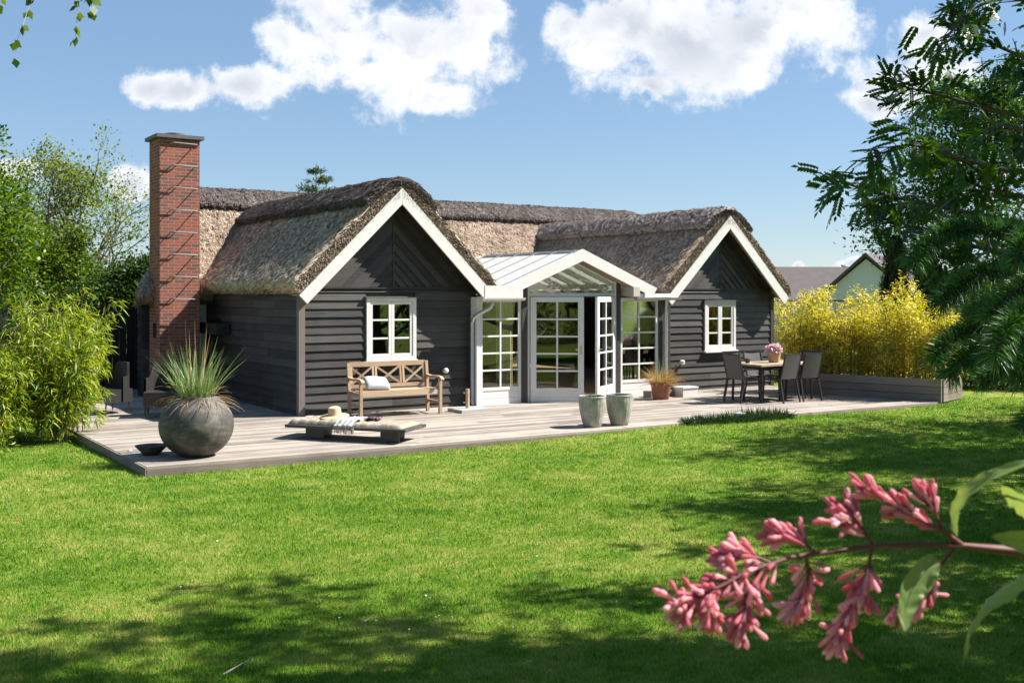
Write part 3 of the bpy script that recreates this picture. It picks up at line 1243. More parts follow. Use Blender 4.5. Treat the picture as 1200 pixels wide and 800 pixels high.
def glazed(name, x0, x1, z0, z1, kick, cols, rows, parent, stile=.085, y0=-.025, y1=.025, origin=None, mat=white_paint, handle=False, crown=.1):
    """a glazed leaf in the plane y=0 of its parent space: frame, glazing bars, boarded kick panel"""
    f = MB()
    f.box(x0, y0, z0, x0 + stile, y1, z1)
    f.box(x1 - stile, y0, z0, x1, y1, z1)
    f.box(x0 + stile, y0, z1 - crown, x1 - stile, y1, z1)
    f.box(x0 + stile, y0, z0 + kick, x1 - stile, y1, z0 + kick + .06)
    nb = max(2, int(kick/.11))
    for i in range(nb):
        a, b = z0 + kick*i/nb, z0 + kick*(i + 1)/nb
        f.box(x0 + stile, y0 + .008 + .002*(i % 2), a + .002, x1 - stile, y1 - .01, b - .002)
    ga, gb = x0 + stile, x1 - stile
    ha, hb = z0 + kick + .06, z1 - crown
    for i in range(1, cols):
        xx = ga + (gb - ga)*i/cols
        f.box(xx - .017, y0 + .006, ha, xx + .017, y1 - .006, hb)
    for i in range(1, rows):
        zz = ha + (hb - ha)*i/rows
        segs = [ga + (gb - ga)*j/cols for j in range(cols + 1)]
        for j in range(cols):
            a = segs[j] + (.017 if j else 0)
            b = segs[j + 1] - (.017 if j < cols - 1 else 0)
            f.box(a, y0 + .008, zz - .016, b, y1 - .008, zz + .016)
    o = f.build(name, mat, parent)
    p = MB()
    p.box(ga - .005, -.003, ha - .005, gb + .005, .003, hb + .005)
    pn = p.build('pane', glass, o)
    return o


w1 = glazed('side_window', 3.50, 4.44, -.03, 2.03, .30, 2, 5, house, stile=.06, crown=.075)
w1.location = (0, PY, 0)
w2 = glazed('side_window', 6.90, 7.93, -.03, 2.03, .30, 2, 5, house, stile=.06, crown=.075)
w2.location = (0, PY, 0)
for x0, x1 in ((4.445, 4.575), (6.80, 6.895)):
    p = MB()
    p.box(x0, PY - .05, -.06, x1, PY + .06, 2.42)
    p.build('porch_post', black_wood, house)
p = MB()
p.box(3.42, PY - .04, -.06, 3.495, PY + .19, 2.05)
p.build('porch_post', white_paint, house)
p = MB()
p.box(7.935, PY - .04, -.06, 8.26, PY + .15, 2.05)
p.build('porch_post', black_wood, house)
# door frame and gable light above
DX, DXE = 4.58, 6.795
d = MB()
d.box(DX, PY - .03, -.05, DX + .06, PY + .05, 2.06)
d.box(DXE - .06, PY - .03, -.05, DXE, PY + .05, 2.06)
d.box(DX, PY - .03, 2.062, DXE, PY + .05, 2.13)
d.box(DX + .06, PY - .06, -.05, DXE - .06, PY + .07, -.005)
d.box(DX, PY - .028, 2.131, DX + .05, PY + .04, 2.39)
d.box(DXE - .05, PY - .028, 2.131, DXE, PY + .04, 2.39)
frame = d.build('door_frame', white_paint, house)
PC, PZ, PK = 5.72, 3.0, .40                        # porch ridge line, height and slope
gl = MB()
gl.prism([(DX + .05, PY, 2.132), (DXE - .05, PY, 2.132), (DXE - .05, PY, PZ - .27 - PK*(DXE - .05 - PC)), (PC, PY, PZ - .27), (DX + .05, PY, PZ - .27 - PK*(PC - DX - .05))], (0, .006, 0))
gl.build('gable_light', glass, house)
leaf_w = 1.045
for hinge, ang, sgn in ((DX + .065, -33., 1), (DXE - .065, 32., -1)):
    a, b = (0.004, leaf_w) if sgn == 1 else (-leaf_w, -.004)
    lf = glazed('french_door', a, b, .005, 2.052, .21, 2, 5, house, stile=.115, crown=.10)
    lf.location = (hinge, PY - .035, 0)
    lf.rotation_euler = (0, 0, R(ang))
    h = MB()
    hx = (leaf_w - .06)*sgn
    for s in (-1, 1):
        h.tube([(hx, s*.027, 1.02), (hx, s*.06, 1.02), (hx - sgn*.1, s*.06, 1.02)], .009, 6)
        h.box(hx - .018, s*.026 - .003, .93, hx + .018, s*.026 + .003, 1.1)
    h.build('handle', brass, lf)

# roof of the porch: opal panels on painted rafters
HWP = 1.93
YF = -.52
for sgn in (-1, 1):
    pr = MB()
    n = 8
    yA, yB = YF + .06, 5.4
    top0 = [(PC + sgn*.02, PZ - .035), (PC + sgn*(HWP - .03), PZ - .035 - PK*(HWP - .05))]
    pr.prism([(top0[0][0], yA, top0[0][1]), (top0[1][0], yA, top0[1][1]), (top0[1][0], yA, top0[1][1] - .02), (top0[0][0], yA, top0[0][1] - .02)], (0, yB - yA, 0))
    rp = pr.build('porch_roof', opal, house)
    for i in range(9):
        yy = yA + .12 + i*.68
        sm = MB()
        sm.bar((top0[0][0], yy, top0[0][1] + .012), (top0[1][0], yy, top0[1][1] + .012), .035, .022)
        sm.build('seam', zinc, rp)
        rf = MB()
        rf.bar((top0[0][0], yy, top0[0][1] - .085), (top0[1][0] - sgn*.05, yy, top0[1][1] - .06), .055, .11)
        rf.build('rafter', interior_paint, rp)
rc = MB()
rc.prism([(PC - .12, YF + .05, PZ - .06), (PC, YF + .05, PZ - .005), (PC + .12, YF + .05, PZ - .06), (PC, YF + .05, PZ - .03)], (0, 3.6, 0))
rc.build('ridge_flashing', lead_grey, house)
pu = MB()
for sgn in (-1, 1):
    xx = PC + sgn*(HWP - .75)
    pu.bar((xx, PY + .1, PZ - .26 - PK*(HWP - .75)), (xx, 5.2, PZ - .26 - PK*(HWP - .75)), .07, .10)
pu.build('purlin', interior_paint, house)
# fascia: two raking boards and short level returns
for sgn in (-1, 1):
    fb = MB()
    e = HWP
    fb.prism([(PC + sgn*a, YF, b) for a, b in [(.001, PZ), (e, PZ - PK*e), (e - .16, PZ - PK*e - .22), (e - .33, PZ - PK*e - .22), (e - .33, PZ - PK*(e - .33) - .225), (.001, PZ - .235)]], (0, .04, 0))
    fb.build('fascia', white_paint, house)
    sf = MB()
    sf.prism([(PC + sgn*a, YF + .042, b) for a, b in [(.002, PZ - .20), (e - .40, PZ - PK*(e - .4) - .20), (e - .40, PZ - PK*(e - .4) - .225), (.002, PZ - .225)]], (0, -YF + PY - .03, 0))
    sf.build('soffit', soffit_wood, house)
fb = MB()
fb.box(3.42, YF - .02, 2.03, 4.27, YF + .02, 2.265)
fb.box(3.42, YF + .022, 2.03, 4.27, PY - .03, 2.06)
fb.build('eave_board', white_paint, house)
fb = MB()
fb.box(6.99, YF - .03, 2.06, 7.16, PY + .1, 2.26)
fb.build('eave_board', plain_mat('beige beam end', (.46, .41, .35), .7, .2), house)
fb = MB()
fb.box(7.17, YF + .045, 2.04, 8.2, PY + .1, 2.12)
fb.build('eave_board', white_paint, house)
# gutters and downpipes
for x0, x1 in ((3.35, 4.3), (7.05, 8.28)):
    g = MB()
    for i in range(8):
        a0, a1 = math.pi*i/8, math.pi*(i + 1)/8
        g.add([(xx, YF - .02 - .055*math.cos(a) + .0, 2.035 - .055*math.sin(a)) for xx in (x0, x1) for a in (a0, a1)], [(0, 1, 3, 2)], True)
    g.add([(x0, YF - .02 - .055*math.cos(math.pi*i/8), 2.035 - .055*math.sin(math.pi*i/8)) for i in range(9)], [tuple(range(9))])
    g.add([(x1, YF - .02 - .055*math.cos(math.pi*i/8), 2.035 - .055*math.sin(math.pi*i/8)) for i in range(9)], [tuple(range(8, -1, -1))])
    g.build('gutter', white_paint if x0 < 5 else zinc, house)
for pts in ([(3.60, -.52, 2.02), (3.60, -.52, 1.93), (3.57, -.48, 1.85), (3.44, -.30, 1.74), (3.385, -.20, 1.66), (3.37, -.16, 1.56), (3.37, -.16, 0.06), (3.37, -.19, .02)],
            [(7.93, -.5, 2.02), (7.93, -.5, 1.95), (7.96, -.46, 1.84), (8.05, -.34, 1.70), (8.08, -.30, 1.6), (8.08, -.30, .06), (8.08, -.33, .02)]):
    g = MB()
    g.tube(pts, .038, 12)
    for z in (.5, 1.35):
        g.tube([(pts[-2][0], pts[-2][1], z - .012), (pts[-2][0], pts[-2][1], z + .012)], .045, 12)
    g.build('downpipe', zinc, house)

# wall fittings
for (x, z) in ((2.83, .68),):
    l = MB()
    l.lathe([(.045, 0), (.05, .015), (.05, .08), (.03, .095)], 14)
    o = l.build('wall_socket', plain_mat('grey plastic', (.50, .50, .48), .4), house)
    o.location = (x, -.045, z)
    o.rotation_euler = (R(90), 0, 0)
l = MB()
l.tube([(8.63, -.03, .50), (8.62, -.10, .52), (8.65, -.16, .60)], .018, 8)
l.box(8.60, -.05, .42, 8.66, -.035, .56)
o = l.build('wall_lamp', black_metal, house)
l = MB()
l.lathe([(.02, -.05), (.05, -.03), (.055, .04), (.03, .055)], 14, (8.66, -.18, .63))
l.build('lamp_head', plain_mat('frosted lamp head', (.6, .6, .58), .4), o)
h = MB()
h.box(-.34, 3.55, 1.30, -.06, 5.0, 1.52)
h.box(-.06, 4.1, 1.40, -.04, 4.4, 1.62)
h.build('awning_cassette', black_metal, house)

# inside: floor, ceiling over the wings, far wall, curtains and a few dim furnishings
i_ = MB()
i_.box(.17, .15, -.05, 11.5, 9.55, .0)
i_.box(3.5, PY + .06, -.05, 8.2, .148, .0)
i_.build('floor', interior_floor, house)
i_ = MB()
i_.box(.17, .15, 2.32, 3.75, 5.2, 2.36)
i_.box(7.75, .15, 2.32, 11.5, 5.2, 2.36)
i_.box(.17, 5.35, 2.32, 11.5, 9.5, 2.36)
i_.box(3.44, .146, 0.001, 3.52, 3.2, 2.318)
i_.box(8.30, .146, 0.001, 8.38, 2.4, 2.318)
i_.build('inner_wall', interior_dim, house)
for x0, x1, y in ((4.02, 4.40, PY + .22), (3.56, 3.66, PY + .22), (7.52, 7.86, PY + .24), (9.50, 9.76, .11), (10.06, 10.32, .11), (1.30, 1.42, .11)):
    c = MB()
    z0, z1 = (.05, 2.0) if 3 < x0 < 9 else (.93, 1.98)
    c.grid(lambda u, v: (x0 + (x1 - x0)*u, y + .03*math.sin(u*(x1 - x0)*75), z0 + (z1 - z0)*v), 40, 2)
    c.grid(lambda u, v: (x0 + (x1 - x0)*u, y + .012 + .03*math.sin(u*(x1 - x0)*75), z0 + (z1 - z0)*v), 40, 2)
    c.build('curtain', linen, house)

# ------------------------------------------------------------------ furniture on the deck
# teak bench with three crossed back panels
be = empty('garden_bench', (1.47, -.70, 0), R(-2), 'weathered teak bench with crossed back panels under the left white window', 'bench')
BL = .755
for sx in (-1, 1):
    for nm, y, top in (('front', -.25, .63), ('rear', .25, .90)):
        l = MB()
        if nm == 'rear':
            l.bar((sx*BL, .24, 0), (sx*BL, .25, .44), .05, .055, (0, 1, 0))
            l.bar((sx*BL, .25, .441), (sx*BL, .31, .91), .05, .05, (0, 1, 0))
        else:
            l.bar((sx*BL, -.25, 0), (sx*BL, -.25, .62), .05, .055, (0, 1, 0))
        l.build('leg', teak, be)
    a = MB()
    pts = [(sx*BL, .28, .655), (sx*BL, .1, .64), (sx*BL, -.15, .65), (sx*BL, -.27, .645), (sx*BL, -.325, .615)]
    for q in range(4):
        a.bar(pts[q], pts[q + 1], .062 - .001*q, .034)
    a.tube([(sx*BL - .03, -.325, .612), (sx*BL + .03, -.325, .612)], .024, 10)
    a.build('armrest', teak, be)
    b = MB()
    b.bar((sx*BL, -.22, .20), (sx*BL, .22, .20), .03, .05)
    b.bar((sx*BL, -.22, .39), (sx*BL, .22, .40), .03, .07)
    b.build('side_rail', teak, be)
s = MB()
for i in range(6):
    y = -.245 + i*.083
    s.box(-BL + .027, y, .432 - .006*i*.3, BL - .027, y + .074, .452 - .006*i*.3)
s.box(-BL + .027, -.262, .355, BL - .027, -.247, .432)
s.build('seat', teak, be)
s = MB()


def bk(x, t):
    """a point of the back: t metres up the leaning back"""
    return (x, .262 + .115*t, .44 + t)


s.bar(bk(-BL + .026, .44), bk(BL - .026, .44), .03, .085)
s.bar(bk(-BL + .026, .06), bk(BL - .026, .06), .03, .06)
for x in (-.265, .265):
    for q in (-.028, .028):
        s.bar(bk(x + q, .091), bk(x + q, .396), .026, .036, (1, 0, 0))
for x in (-BL + .055, BL - .055):
    s.bar(bk(x, .091), bk(x, .396), .024, .036, (1, 0, 0))
for x0, x1 in ((-.705, -.312), (-.218, .218), (.312, .705)):
    a, b = bk(x0, .10), bk(x1, .39)
    s.bar((a[0], a[1] - .003, a[2]), (b[0], b[1] - .003, b[2]), .022, .034)
    a, b = bk(x0, .39), bk(x1, .10)
    s.bar((a[0], a[1] + .004, a[2]), (b[0], b[1] + .004, b[2]), .022, .034)
s.build('backrest', teak, be)


def pillow(w, d, h, name, mat, seed=0., nu=30):
    m = MB()

    def f(sgn):
        def g(u, v):
            x, y = (u - .5)*2, (v - .5)*2
            e = max(0, (1 - x**4))**.5*max(0, (1 - y**4))**.5
            pinch = 1 - .06*(1 - abs(x))*0 - .05*(y*y)*(1 - x*x)
            wr = .006*mnoise.noise(Vector((x*3 + seed, y*3, sgn)))
            return (x*w/2*(1 - .05*y*y), y*d/2*(1 - .05*x*x)*pinch, sgn*(h/2*e + (wr if e > 0 else 0)))
        return g
    m.grid(f(1), nu, nu)
    m.grid(f(-1), nu, nu)
    return m.build(name, mat)


cu = pillow(.44, .36, .15, 'cushion', cushion_cloth)
cu.location = (1.12, -.68, .565)
cu.rotation_euler = (R(28), R(4), R(-6))
tag(cu, 'pale blue grey scatter cushion lying on the teak bench', 'cushion')

# low daybed, set at a slant
A0, A1, A2 = Vector((-1.26, -2.62, 0)), Vector((-.20, -4.00, 0)), Vector((.50, -3.70, 0))
ax = (A1 - A0).normalized()
ang = math.atan2(ax.y, ax.x)
ctr = A0 + ax*.93 + Vector((-ax.y, ax.x, 0))*.36
db = empty('low_daybed', ctr, ang, 'low dark timber daybed standing at a slant on the deck edge', 'daybed')
t = MB()
for i in range(5):
    y = -.36 + i*.145
    t.box(-.98, y, .165, .95, y + .14, .205)
t.build('platform', dark_deck, db)
for x in (-.62, .58):
    l = MB()
    l.box(x - .05, -.30, 0, x + .05, .31, .163)
    l.box(x + .051, -.30, 0.02, x + .24, -.27, .163)
    l.build('leg', dark_deck, db)


def mattress(x0, x1, y0, y1, z, h, name):
    m = MB()
    nx_, ny_ = 70, 36

    def top(u, v):
        x, y = x0 + (x1 - x0)*u, y0 + (y1 - y0)*v
        ex = min(u, 1 - u)*(x1 - x0)/.07
        ey = min(v, 1 - v)*(y1 - y0)/.07
        e = min(1, ex)*min(1, ey)
        e = math.sqrt(max(0, 1 - (1 - e)**2))
        tuft = .20*(abs(math.sin((x - x0)*math.pi/.16))**.45*abs(math.sin((y - y0)*math.pi/.18))**.45)
        return (x + .006*mnoise.noise(Vector((x*9, y*9, 3))), y, z + h*(.55 + tuft)*e + .012*mnoise.noise(Vector((x*4, y*4, 1)))*e)
    m.grid(top, nx_, ny_)
    m.grid(lambda u, v: (x0 + (x1 - x0)*u, y0 + (y1 - y0)*v, z), 12, 8)
    return m.build(name, pad_cloth)


def on_daybed(o):
    o.matrix_world = Matrix.Translation(ctr) @ Matrix.Rotation(ang, 4, 'Z')
    return o


p1 = on_daybed(mattress(-.97, -.02, -.30, .33, .207, .10, 'seat_pad'))
tag(p1, 'tufted oatmeal pad on the daybed end below the straw hat', 'cushion')
p2 = on_daybed(mattress(.02, .86, -.30, .33, .207, .075, 'seat_pad'))
tag(p2, 'thinner tufted oatmeal pad on the daybed end nearest the ribbed pots', 'cushion')
ht = MB()
ht.lathe([(.001, .135), (.05, .134), (.082, .122), (.094, .09), (.098, .03), (.11, .012), (.16, .008), (.215, -.006), (.216, -.012), (.16, .001), (.10, .003)], 36,
         rib=lambda k, z: .012*math.sin(k*.52))
hat = ht.build('straw_hat', straw_hat)
hat.location = ctr + ax*-.40 + Vector((-ax.y, ax.x, 0))*.08
hat.location.z = .31
hat.rotation_euler = (R(4), R(-5), 0)
tag(hat, 'wide brimmed straw sun hat lying on the daybed pad', 'hat')
th = MB()


def throw(u, v):
    x = -.02 + .17*(u - .5)*2*(.75 + .2*v) + .02*math.sin(v*9)
    yy = .20 - v*.60
    if yy > -.37:
        z = .295 + .012*mnoise.noise(Vector((x*14, v*8, 0))) - .06*max(0, (-.27 - yy)/.1)
        y = yy
    else:
        z = .235 - (-.37 - yy)*1.0
        y = -.385 + .012*math.sin(u*16)
    return (x, y, z + .006*math.sin(u*24 + v*3))


th.grid(throw, 30, 46)
o = on_daybed(th.build('fringed_throw', throw_cloth))
fg = MB()
for i in range(34):
    u = i/33
    q = Vector(throw(u, 1.))
    fg.bar(q, q + Vector((random.uniform(-.01, .01), -.004, -.075 - random.random()*.02)), .006, .006, (0, 1, 0))
fg.build('fringe', pad_cloth, o)
tag(o, 'mottled grey fringed throw hanging over the daybed edge', 'throw')
cl = MB()
cl.grid(lambda u, v: (.10 + .22*u, .02 + .2*v, .285 + .05*abs(mnoise.noise(Vector((u*3.2, v*3.2, 4.4))))*(1 if .05 < u < .95 else .3)), 18, 18)
cl.grid(lambda u, v: (.10 + .22*u, .02 + .2*v, .275), 3, 3)
o = on_daybed(cl.build('crumpled_cloth', dark_cloth))
tag(o, 'crumpled dark mauve cloth lying beside the grey throw', 'cloth')

# globe planter with ornamental grass, saucer bowl
gp = MB()
prof = []
for i in range(24):
    a = -1.20 + i*(1.20 + .98)/23
    prof.append((.475*math.cos(a) + (.0 if i else 0), .40 + .43*math.sin(a)))
prof = [(.17, 0)] + prof + [(.262, .765), (.25, .775), (.235, .76), (.25, .68), (.001, .675)]
gp.lathe(prof, 56)
o = gp.build('globe_planter', globe_clay)
o.location = (-2.86, -3.50, 0)
tag(o, 'big charcoal globe planter at the deck corner', 'planter')
gsoil = MB()
gsoil.lathe([(.23, .70), (.15, .715), (.001, .72)], 20)
gsoil.build('soil', soil, o)


def blades(n, r, lo, hi, spread, w, seed, bend=.5, seg=5, up=1., power=.7):
    rng = np.random.default_rng(seed)
    Vs, Fs = [], []
    for i in range(n):
        a = rng.random()*2*math.pi
        rr = r*math.sqrt(rng.random())
        L = lo + (hi - lo)*rng.random()**1.3
        til = spread*rng.random()**power
        a2 = a + rng.normal()*.5
        d = np.array([math.cos(a2)*math.sin(til), math.sin(a2)*math.sin(til), math.cos(til)*up])
        p = np.array([rr*math.cos(a), rr*math.sin(a), 0.])
        sd = unit(np.cross(d, [0, 0, 1.]) + rng.normal(size=3)*.4)
        b = len(Vs)
        bd = bend*(.4 + rng.random())*(til + .25)
        for k in range(seg + 1):
            t_ = k/seg
            ww = w*(1 - t_**1.6)*.5 + w*.03
            Vs += [p - sd*ww, p + sd*ww]
            d = unit(d + np.array([math.cos(a2)*.18*bd, math.sin(a2)*.18*bd, -.34*bd*t_]))
            p = p + d*L/seg
        for k in range(seg):
            q = b + 2*k
            Fs.append((q, q + 1, q + 3, q + 2))
    return np.array(Vs), np.array(Fs)


def grass_clump(name, loc, specs, label, cat, group=None):
    root = empty(name, loc, 0, label, cat, group)
    for (nm, mat, args) in specs:
        V, F = blades(**args)
        np_mesh(nm, V, F, mat, root)
    return root


grass_clump('ornamental_grass', (-2.86, -3.50, .72), [
    ('leaves', blue_grass, dict(n=300, r=.21, lo=.32, hi=.86, spread=.66, w=.011, seed=1, bend=.35)),
    ('dry_leaves', dry_grass, dict(n=150, r=.22, lo=.28, hi=.55, spread=1.75, w=.009, seed=2, bend=1.5, power=.45)),
    ('flower_stalks', dry_grass, dict(n=7, r=.1, lo=.85, hi=1.3, spread=.18, w=.022, seed=5, bend=.1)),
    ('tall_leaves', blue_grass, dict(n=10, r=.1, lo=.7, hi=1.02, spread=.30, w=.018, seed=9, bend=.1))],
    'spiky blue green ornamental grass growing in the globe planter', 'grass')
bo = MB()
bo.lathe([(.085, 0), (.10, .004), (.205, .115), (.21, .125), (.195, .122), (.10, .02), (.001, .018)], 40)
o = bo.build('saucer_bowl', globe_clay)
o.location = (-3.33, -3.10, 0)
tag(o, 'shallow dark clay bowl standing left of the globe planter', 'bowl')
pb = MB()
pb.lathe([(.02, 0), (.035, .012), (.02, .026)], 7)
o = pb.build('pebble', stone)
o.location = (-3.62 + .12, -2.68, 0)
tag(o, 'small grey pebble on the deck left of the clay bowl', 'stone')

# two tall ribbed pots
for i, (x, y, rz, lab) in enumerate(((3.31, -3.94, 0, 'grey green ribbed pot with small sprigs on top, left of its pair'),
                                    (3.83, -3.98, .7, 'empty grey green ribbed pot, right of its pair on the deck'))):
    t = MB()
    t.lathe([(.125, 0), (.14, .01), (.165, .10), (.195, .24), (.215, .38), (.22, .45), (.213, .50), (.222, .52), (.215, .53), (.195, .525), (.195, .45), (.001, .44)], 72,
            rib=lambda k, z: (.012 if k % 3 == 0 else -.006) if .04 < z < .50 else 0)
    o = t.build('ribbed_pot', ribbed)
    o.scale = (1, 1, .93)
    o.location = (x, y, 0)
    o.rotation_euler = (0, 0, rz)
    tag(o, lab, 'pot', 'ribbed pots on the deck')
    sm = MB()
    sm.lathe([(.19, .455), (.1, .47), (.001, .475)], 16)
    sm.build('soil', soil, o)
grass_clump('sprig_plant', (3.31, -3.94, .445), [('leaves', dark_leaf, dict(n=26, r=.13, lo=.05, hi=.13, spread=1.1, w=.02, seed=4, bend=.4, seg=3))],
            'tiny dark sprigs growing in the left ribbed pot', 'plant')

# terracotta pot with sedge, step stone and pale block by the porch
t = MB()
t.lathe([(.15, 0), (.16, .01), (.205, .29), (.225, .30), (.225, .35), (.205, .352), (.195, .30), (.001, .295)], 32)
o = t.build('terracotta_pot', terracotta)
o.location = (7.22, -1.12, 0)
tag(o, 'terracotta pot by the right porch window', 'pot')
grass_clump('sedge', (7.22, -1.12, .30), [
    ('leaves', amber_grass, dict(n=330, r=.15, lo=.30, hi=.58, spread=1.15, w=.008, seed=21, bend=.9)),
    ('dry_leaves', dry_grass, dict(n=70, r=.16, lo=.4, hi=.6, spread=1.6, w=.008, seed=22, bend=1.6, power=.4)),
    ('green_stalks', blue_grass, dict(n=9, r=.06, lo=.55, hi=.85, spread=.25, w=.012, seed=23, bend=.1))],
    'amber sedge tussock growing in the terracotta pot', 'grass')
b = MB()
b.box(-.20, -.14, 0, .20, .14, .17)
b.box(-.215, -.155, .171, .215, .155, .20)
o = b.build('step_block', pale_stone)
o.location = (8.05, -.95, 0)
tag(o, 'pale square stone block by the wall right of the terracotta pot', 'block')
b = MB()
b.box(-.32, -.12, 0, .32, .12, .13)
o = b.build('plank_step', bed_wood)
o.location = (7.52, -.72, 0)
tag(o, 'low brown plank step behind the terracotta pot', 'step')

# parasol foot
b = MB()
b.prism([(-.29, -.24, 0), (.29, -.24, 0), (.29, .24, 0), (-.29, .24, 0)], (0, 0, .055))
b.build('stone_slab', stone)
sl = bpy.data.objects['stone_slab']
pf = empty('parasol_foot', (2.83, -.92, 0), R(2), 'grey slab parasol foot with an empty wooden socket post beside the bench', 'parasol base')
sl.parent = pf
b = MB()
b.tube([(.0, .03, .056), (.0, .03, .40)], .036, 12)
b.build('socket_post', teak, pf)
for z in (.16, .33):
    b = MB()
    b.tube([(-.07, .03, z), (-.03, .03, z)], .008, 6)
    b.tube([(-.078, .03, z - .014), (-.078, .03, z + .014)], .012, 6)
    b.build('clamp_screw', iron, pf)

# dining table and six chairs
TBX, TBY = 9.02, -2.42
dt = empty('dining_table', (TBX, TBY, 0), 0, 'outdoor dining table with pale plank top and black legs', 'table')
t = MB()
for i in range(7):
    y = -.45 + i*.129
    t.box(-.78, y, .705, .78, y + .125, .74)
t.build('table_top', table_wood, dt)
t = MB()
for y in (-.38, .38):
    t.box(-.72, y - .02, .64, .72, y + .02, .703)
for x in (-.70, .70):
    t.box(x - .02, -.355, .64, x + .02, .355, .70)
t.build('apron', black_metal, dt)
for sx in (-1, 1):
    for sy in (-1, 1):
        l = MB()
        l.tube([(sx*.69, sy*.375, .64), (sx*.71, sy*.39, 0)], .026, 10)
        l.build('leg', black_metal, dt)


def make_chair():
    r_ = empty('dining_chair')
    for sx in (-1, 1):
        l = MB()
        l.bar((sx*.245, .22, 0), (sx*.235, .20, .44), .026, .03)
        l.build('leg', black_metal, r_)
        l = MB()
        l.bar((sx*.245, -.29, 0), (sx*.235, -.20, .44), .026, .03)
        l.build('leg', black_metal, r_)
        a = MB()
        a.bar((sx*.262, -.20, .655), (sx*.262, .21, .645), .045, .022)
        a.bar((sx*.262, .195, .632), (sx*.247, .205, .45), .022, .026)
        a.build('armrest', black_metal, r_)
    s_ = MB()
    s_.grid(lambda u, v: (-.225 + .45*u, -.20 + .42*v, .455 - .02*math.sin(u*math.pi)*math.sin(v*math.pi)), 12, 10)
    s_.grid(lambda u, v: (-.225 + .45*u, -.20 + .42*v, .448 - .02*math.sin(u*math.pi)*math.sin(v*math.pi)), 12, 10)
    s_.build('seat', textilene, r_)
    f = MB()
    for sx in (-1, 1):
        f.bar((sx*.235, -.205, .44), (sx*.235, -.325, .93), .024, .028, (0, 1, 0))
        f.bar((sx*.238, -.20, .44), (sx*.238, .21, .445), .024, .03)
    f.bar((-.223, .21, .44), (.223, .21, .44), .026, .03)
    f.bar((-.246, -.326, .937), (.246, -.326, .937), .03, .026)
    f.build('frame', black_metal, r_)
    b_ = MB()
    for off in (0, -.012):
        b_.grid(lambda u, v: (-.222 + .444*u, -.205 - .118*v + off - .012*math.sin(u*math.pi), .455 + .47*v), 10, 10)
    b_.build('backrest', textilene, r_)
    return r_


ch0 = make_chair()
CHAIRS = [(8.17, -2.47, R(-94), 'grey sling dining chair at the table end nearest the porch'),
          (8.60, -2.03, R(182), 'grey sling dining chair on the wall side, half hidden behind the end chair'),
          (9.20, -2.00, R(177), 'grey sling dining chair on the wall side, behind the paper bag of flowers'),
          (8.83, -2.80, R(3), 'grey sling dining chair with its back to the lawn, next to the table leg'),
          (9.45, -2.81, R(-4), 'grey sling dining chair with its back to the lawn, close to the timber planter'),
          (9.92, -2.40, R(94), 'grey sling dining chair at the table end facing the porch')]
for i, (x, y, a, lab) in enumerate(CHAIRS):
    o = ch0 if i == 0 else copy_tree(ch0)
    o.location = (x, y, 0)
    o.rotation_euler = (0, 0, a)
    tag(o, lab, 'chair', 'dining chairs round the outdoor table')

pbx, pby = 9.05, -2.44
b = MB()
b.lathe([(.10, 0), (.108, .02), (.125, .16), (.14, .24), (.15, .25), (.135, .235), (.11, .15), (.001, .14)], 22, rib=lambda k, z: .04*math.sin(k*2.1) + .03*math.sin(k*.9 + z*30))
o = b.build('paper_bag', paper_bag)
o.location = (pbx, pby, .741)
tag(o, 'brown paper bag pot standing on the dining table', 'pot')
n = 420
a_ = RNG.random(n)*2*math.pi
cz = RNG.random(n)
rr = .165*np.sqrt(1 - (cz*.9)**2)*(.75 + .3*RNG.random(n))
P = np.stack([rr*np.cos(a_), rr*np.sin(a_), .20 + .16*cz], -1)
V, F = leaf_geo(P, rand_dirs(n), rand_dirs(n), .045, .04)
fl = empty('pink_flowers', (pbx, pby, .741), 0, 'mound of pale pink flowers growing in the paper bag', 'flowers')
np_mesh('blossom', V, F, pink_flower, fl)
P = np.stack([.09*np.cos(a_[:120]), .09*np.sin(a_[:120]), .15 + .15*cz[:120]], -1)
V, F = leaf_geo(P, rand_dirs(120) + np.array([0, 0, .6]), rand_dirs(120), .07, .03)
np_mesh('leaves', V, F, herb_leaf, fl)
b = MB()
b.lathe([(.03, 0), (.05, .02), (.055, .085), (.05, .09), (.045, .03), (.001, .02)], 18)
o = b.build('candle_cup', plain_mat('dark brown glass', (.05, .025, .015), .25))
o.location = (8.45, -2.30, .741)
tag(o, 'small dark brown cup on the pale dining table', 'cup')

# timber bed with golden bamboo
BP = [Vector((11.4, -4.6, 0)), Vector((10.42, -1.35, 0)), Vector((11.9, -.95, 0)), Vector((12.55, -4.25, 0))]
rb = empty('raised_bed', (11.4, -3.0, 0), 0, 'raised planter bed of three brown grey planks beside the deck', 'planter')
offb = Vector((11.4, -3.0, 0))
for i in range(4):
    a, b_ = BP[i], BP[(i + 1) % 4]
    d = (b_ - a).normalized()
    m = MB()
    for k in range(3):
        m.bar(a + d*.002 - offb + Vector((0, 0, .01 + k*.15)) + Vector((0, 0, .055)), b_ - d*.05 - offb + Vector((0, 0, .01 + k*.15)) + Vector((0, 0, .055)), .045, .142 - .002*(i % 2))
    m.build('plank_side', bed_wood, rb)
m = MB()
m.add([q*.97 + (BP[0] + BP[2])*.015 - offb + Vector((0, 0, .36)) for q in BP], [(0, 3, 2, 1)])
m.build('soil', soil, rb)


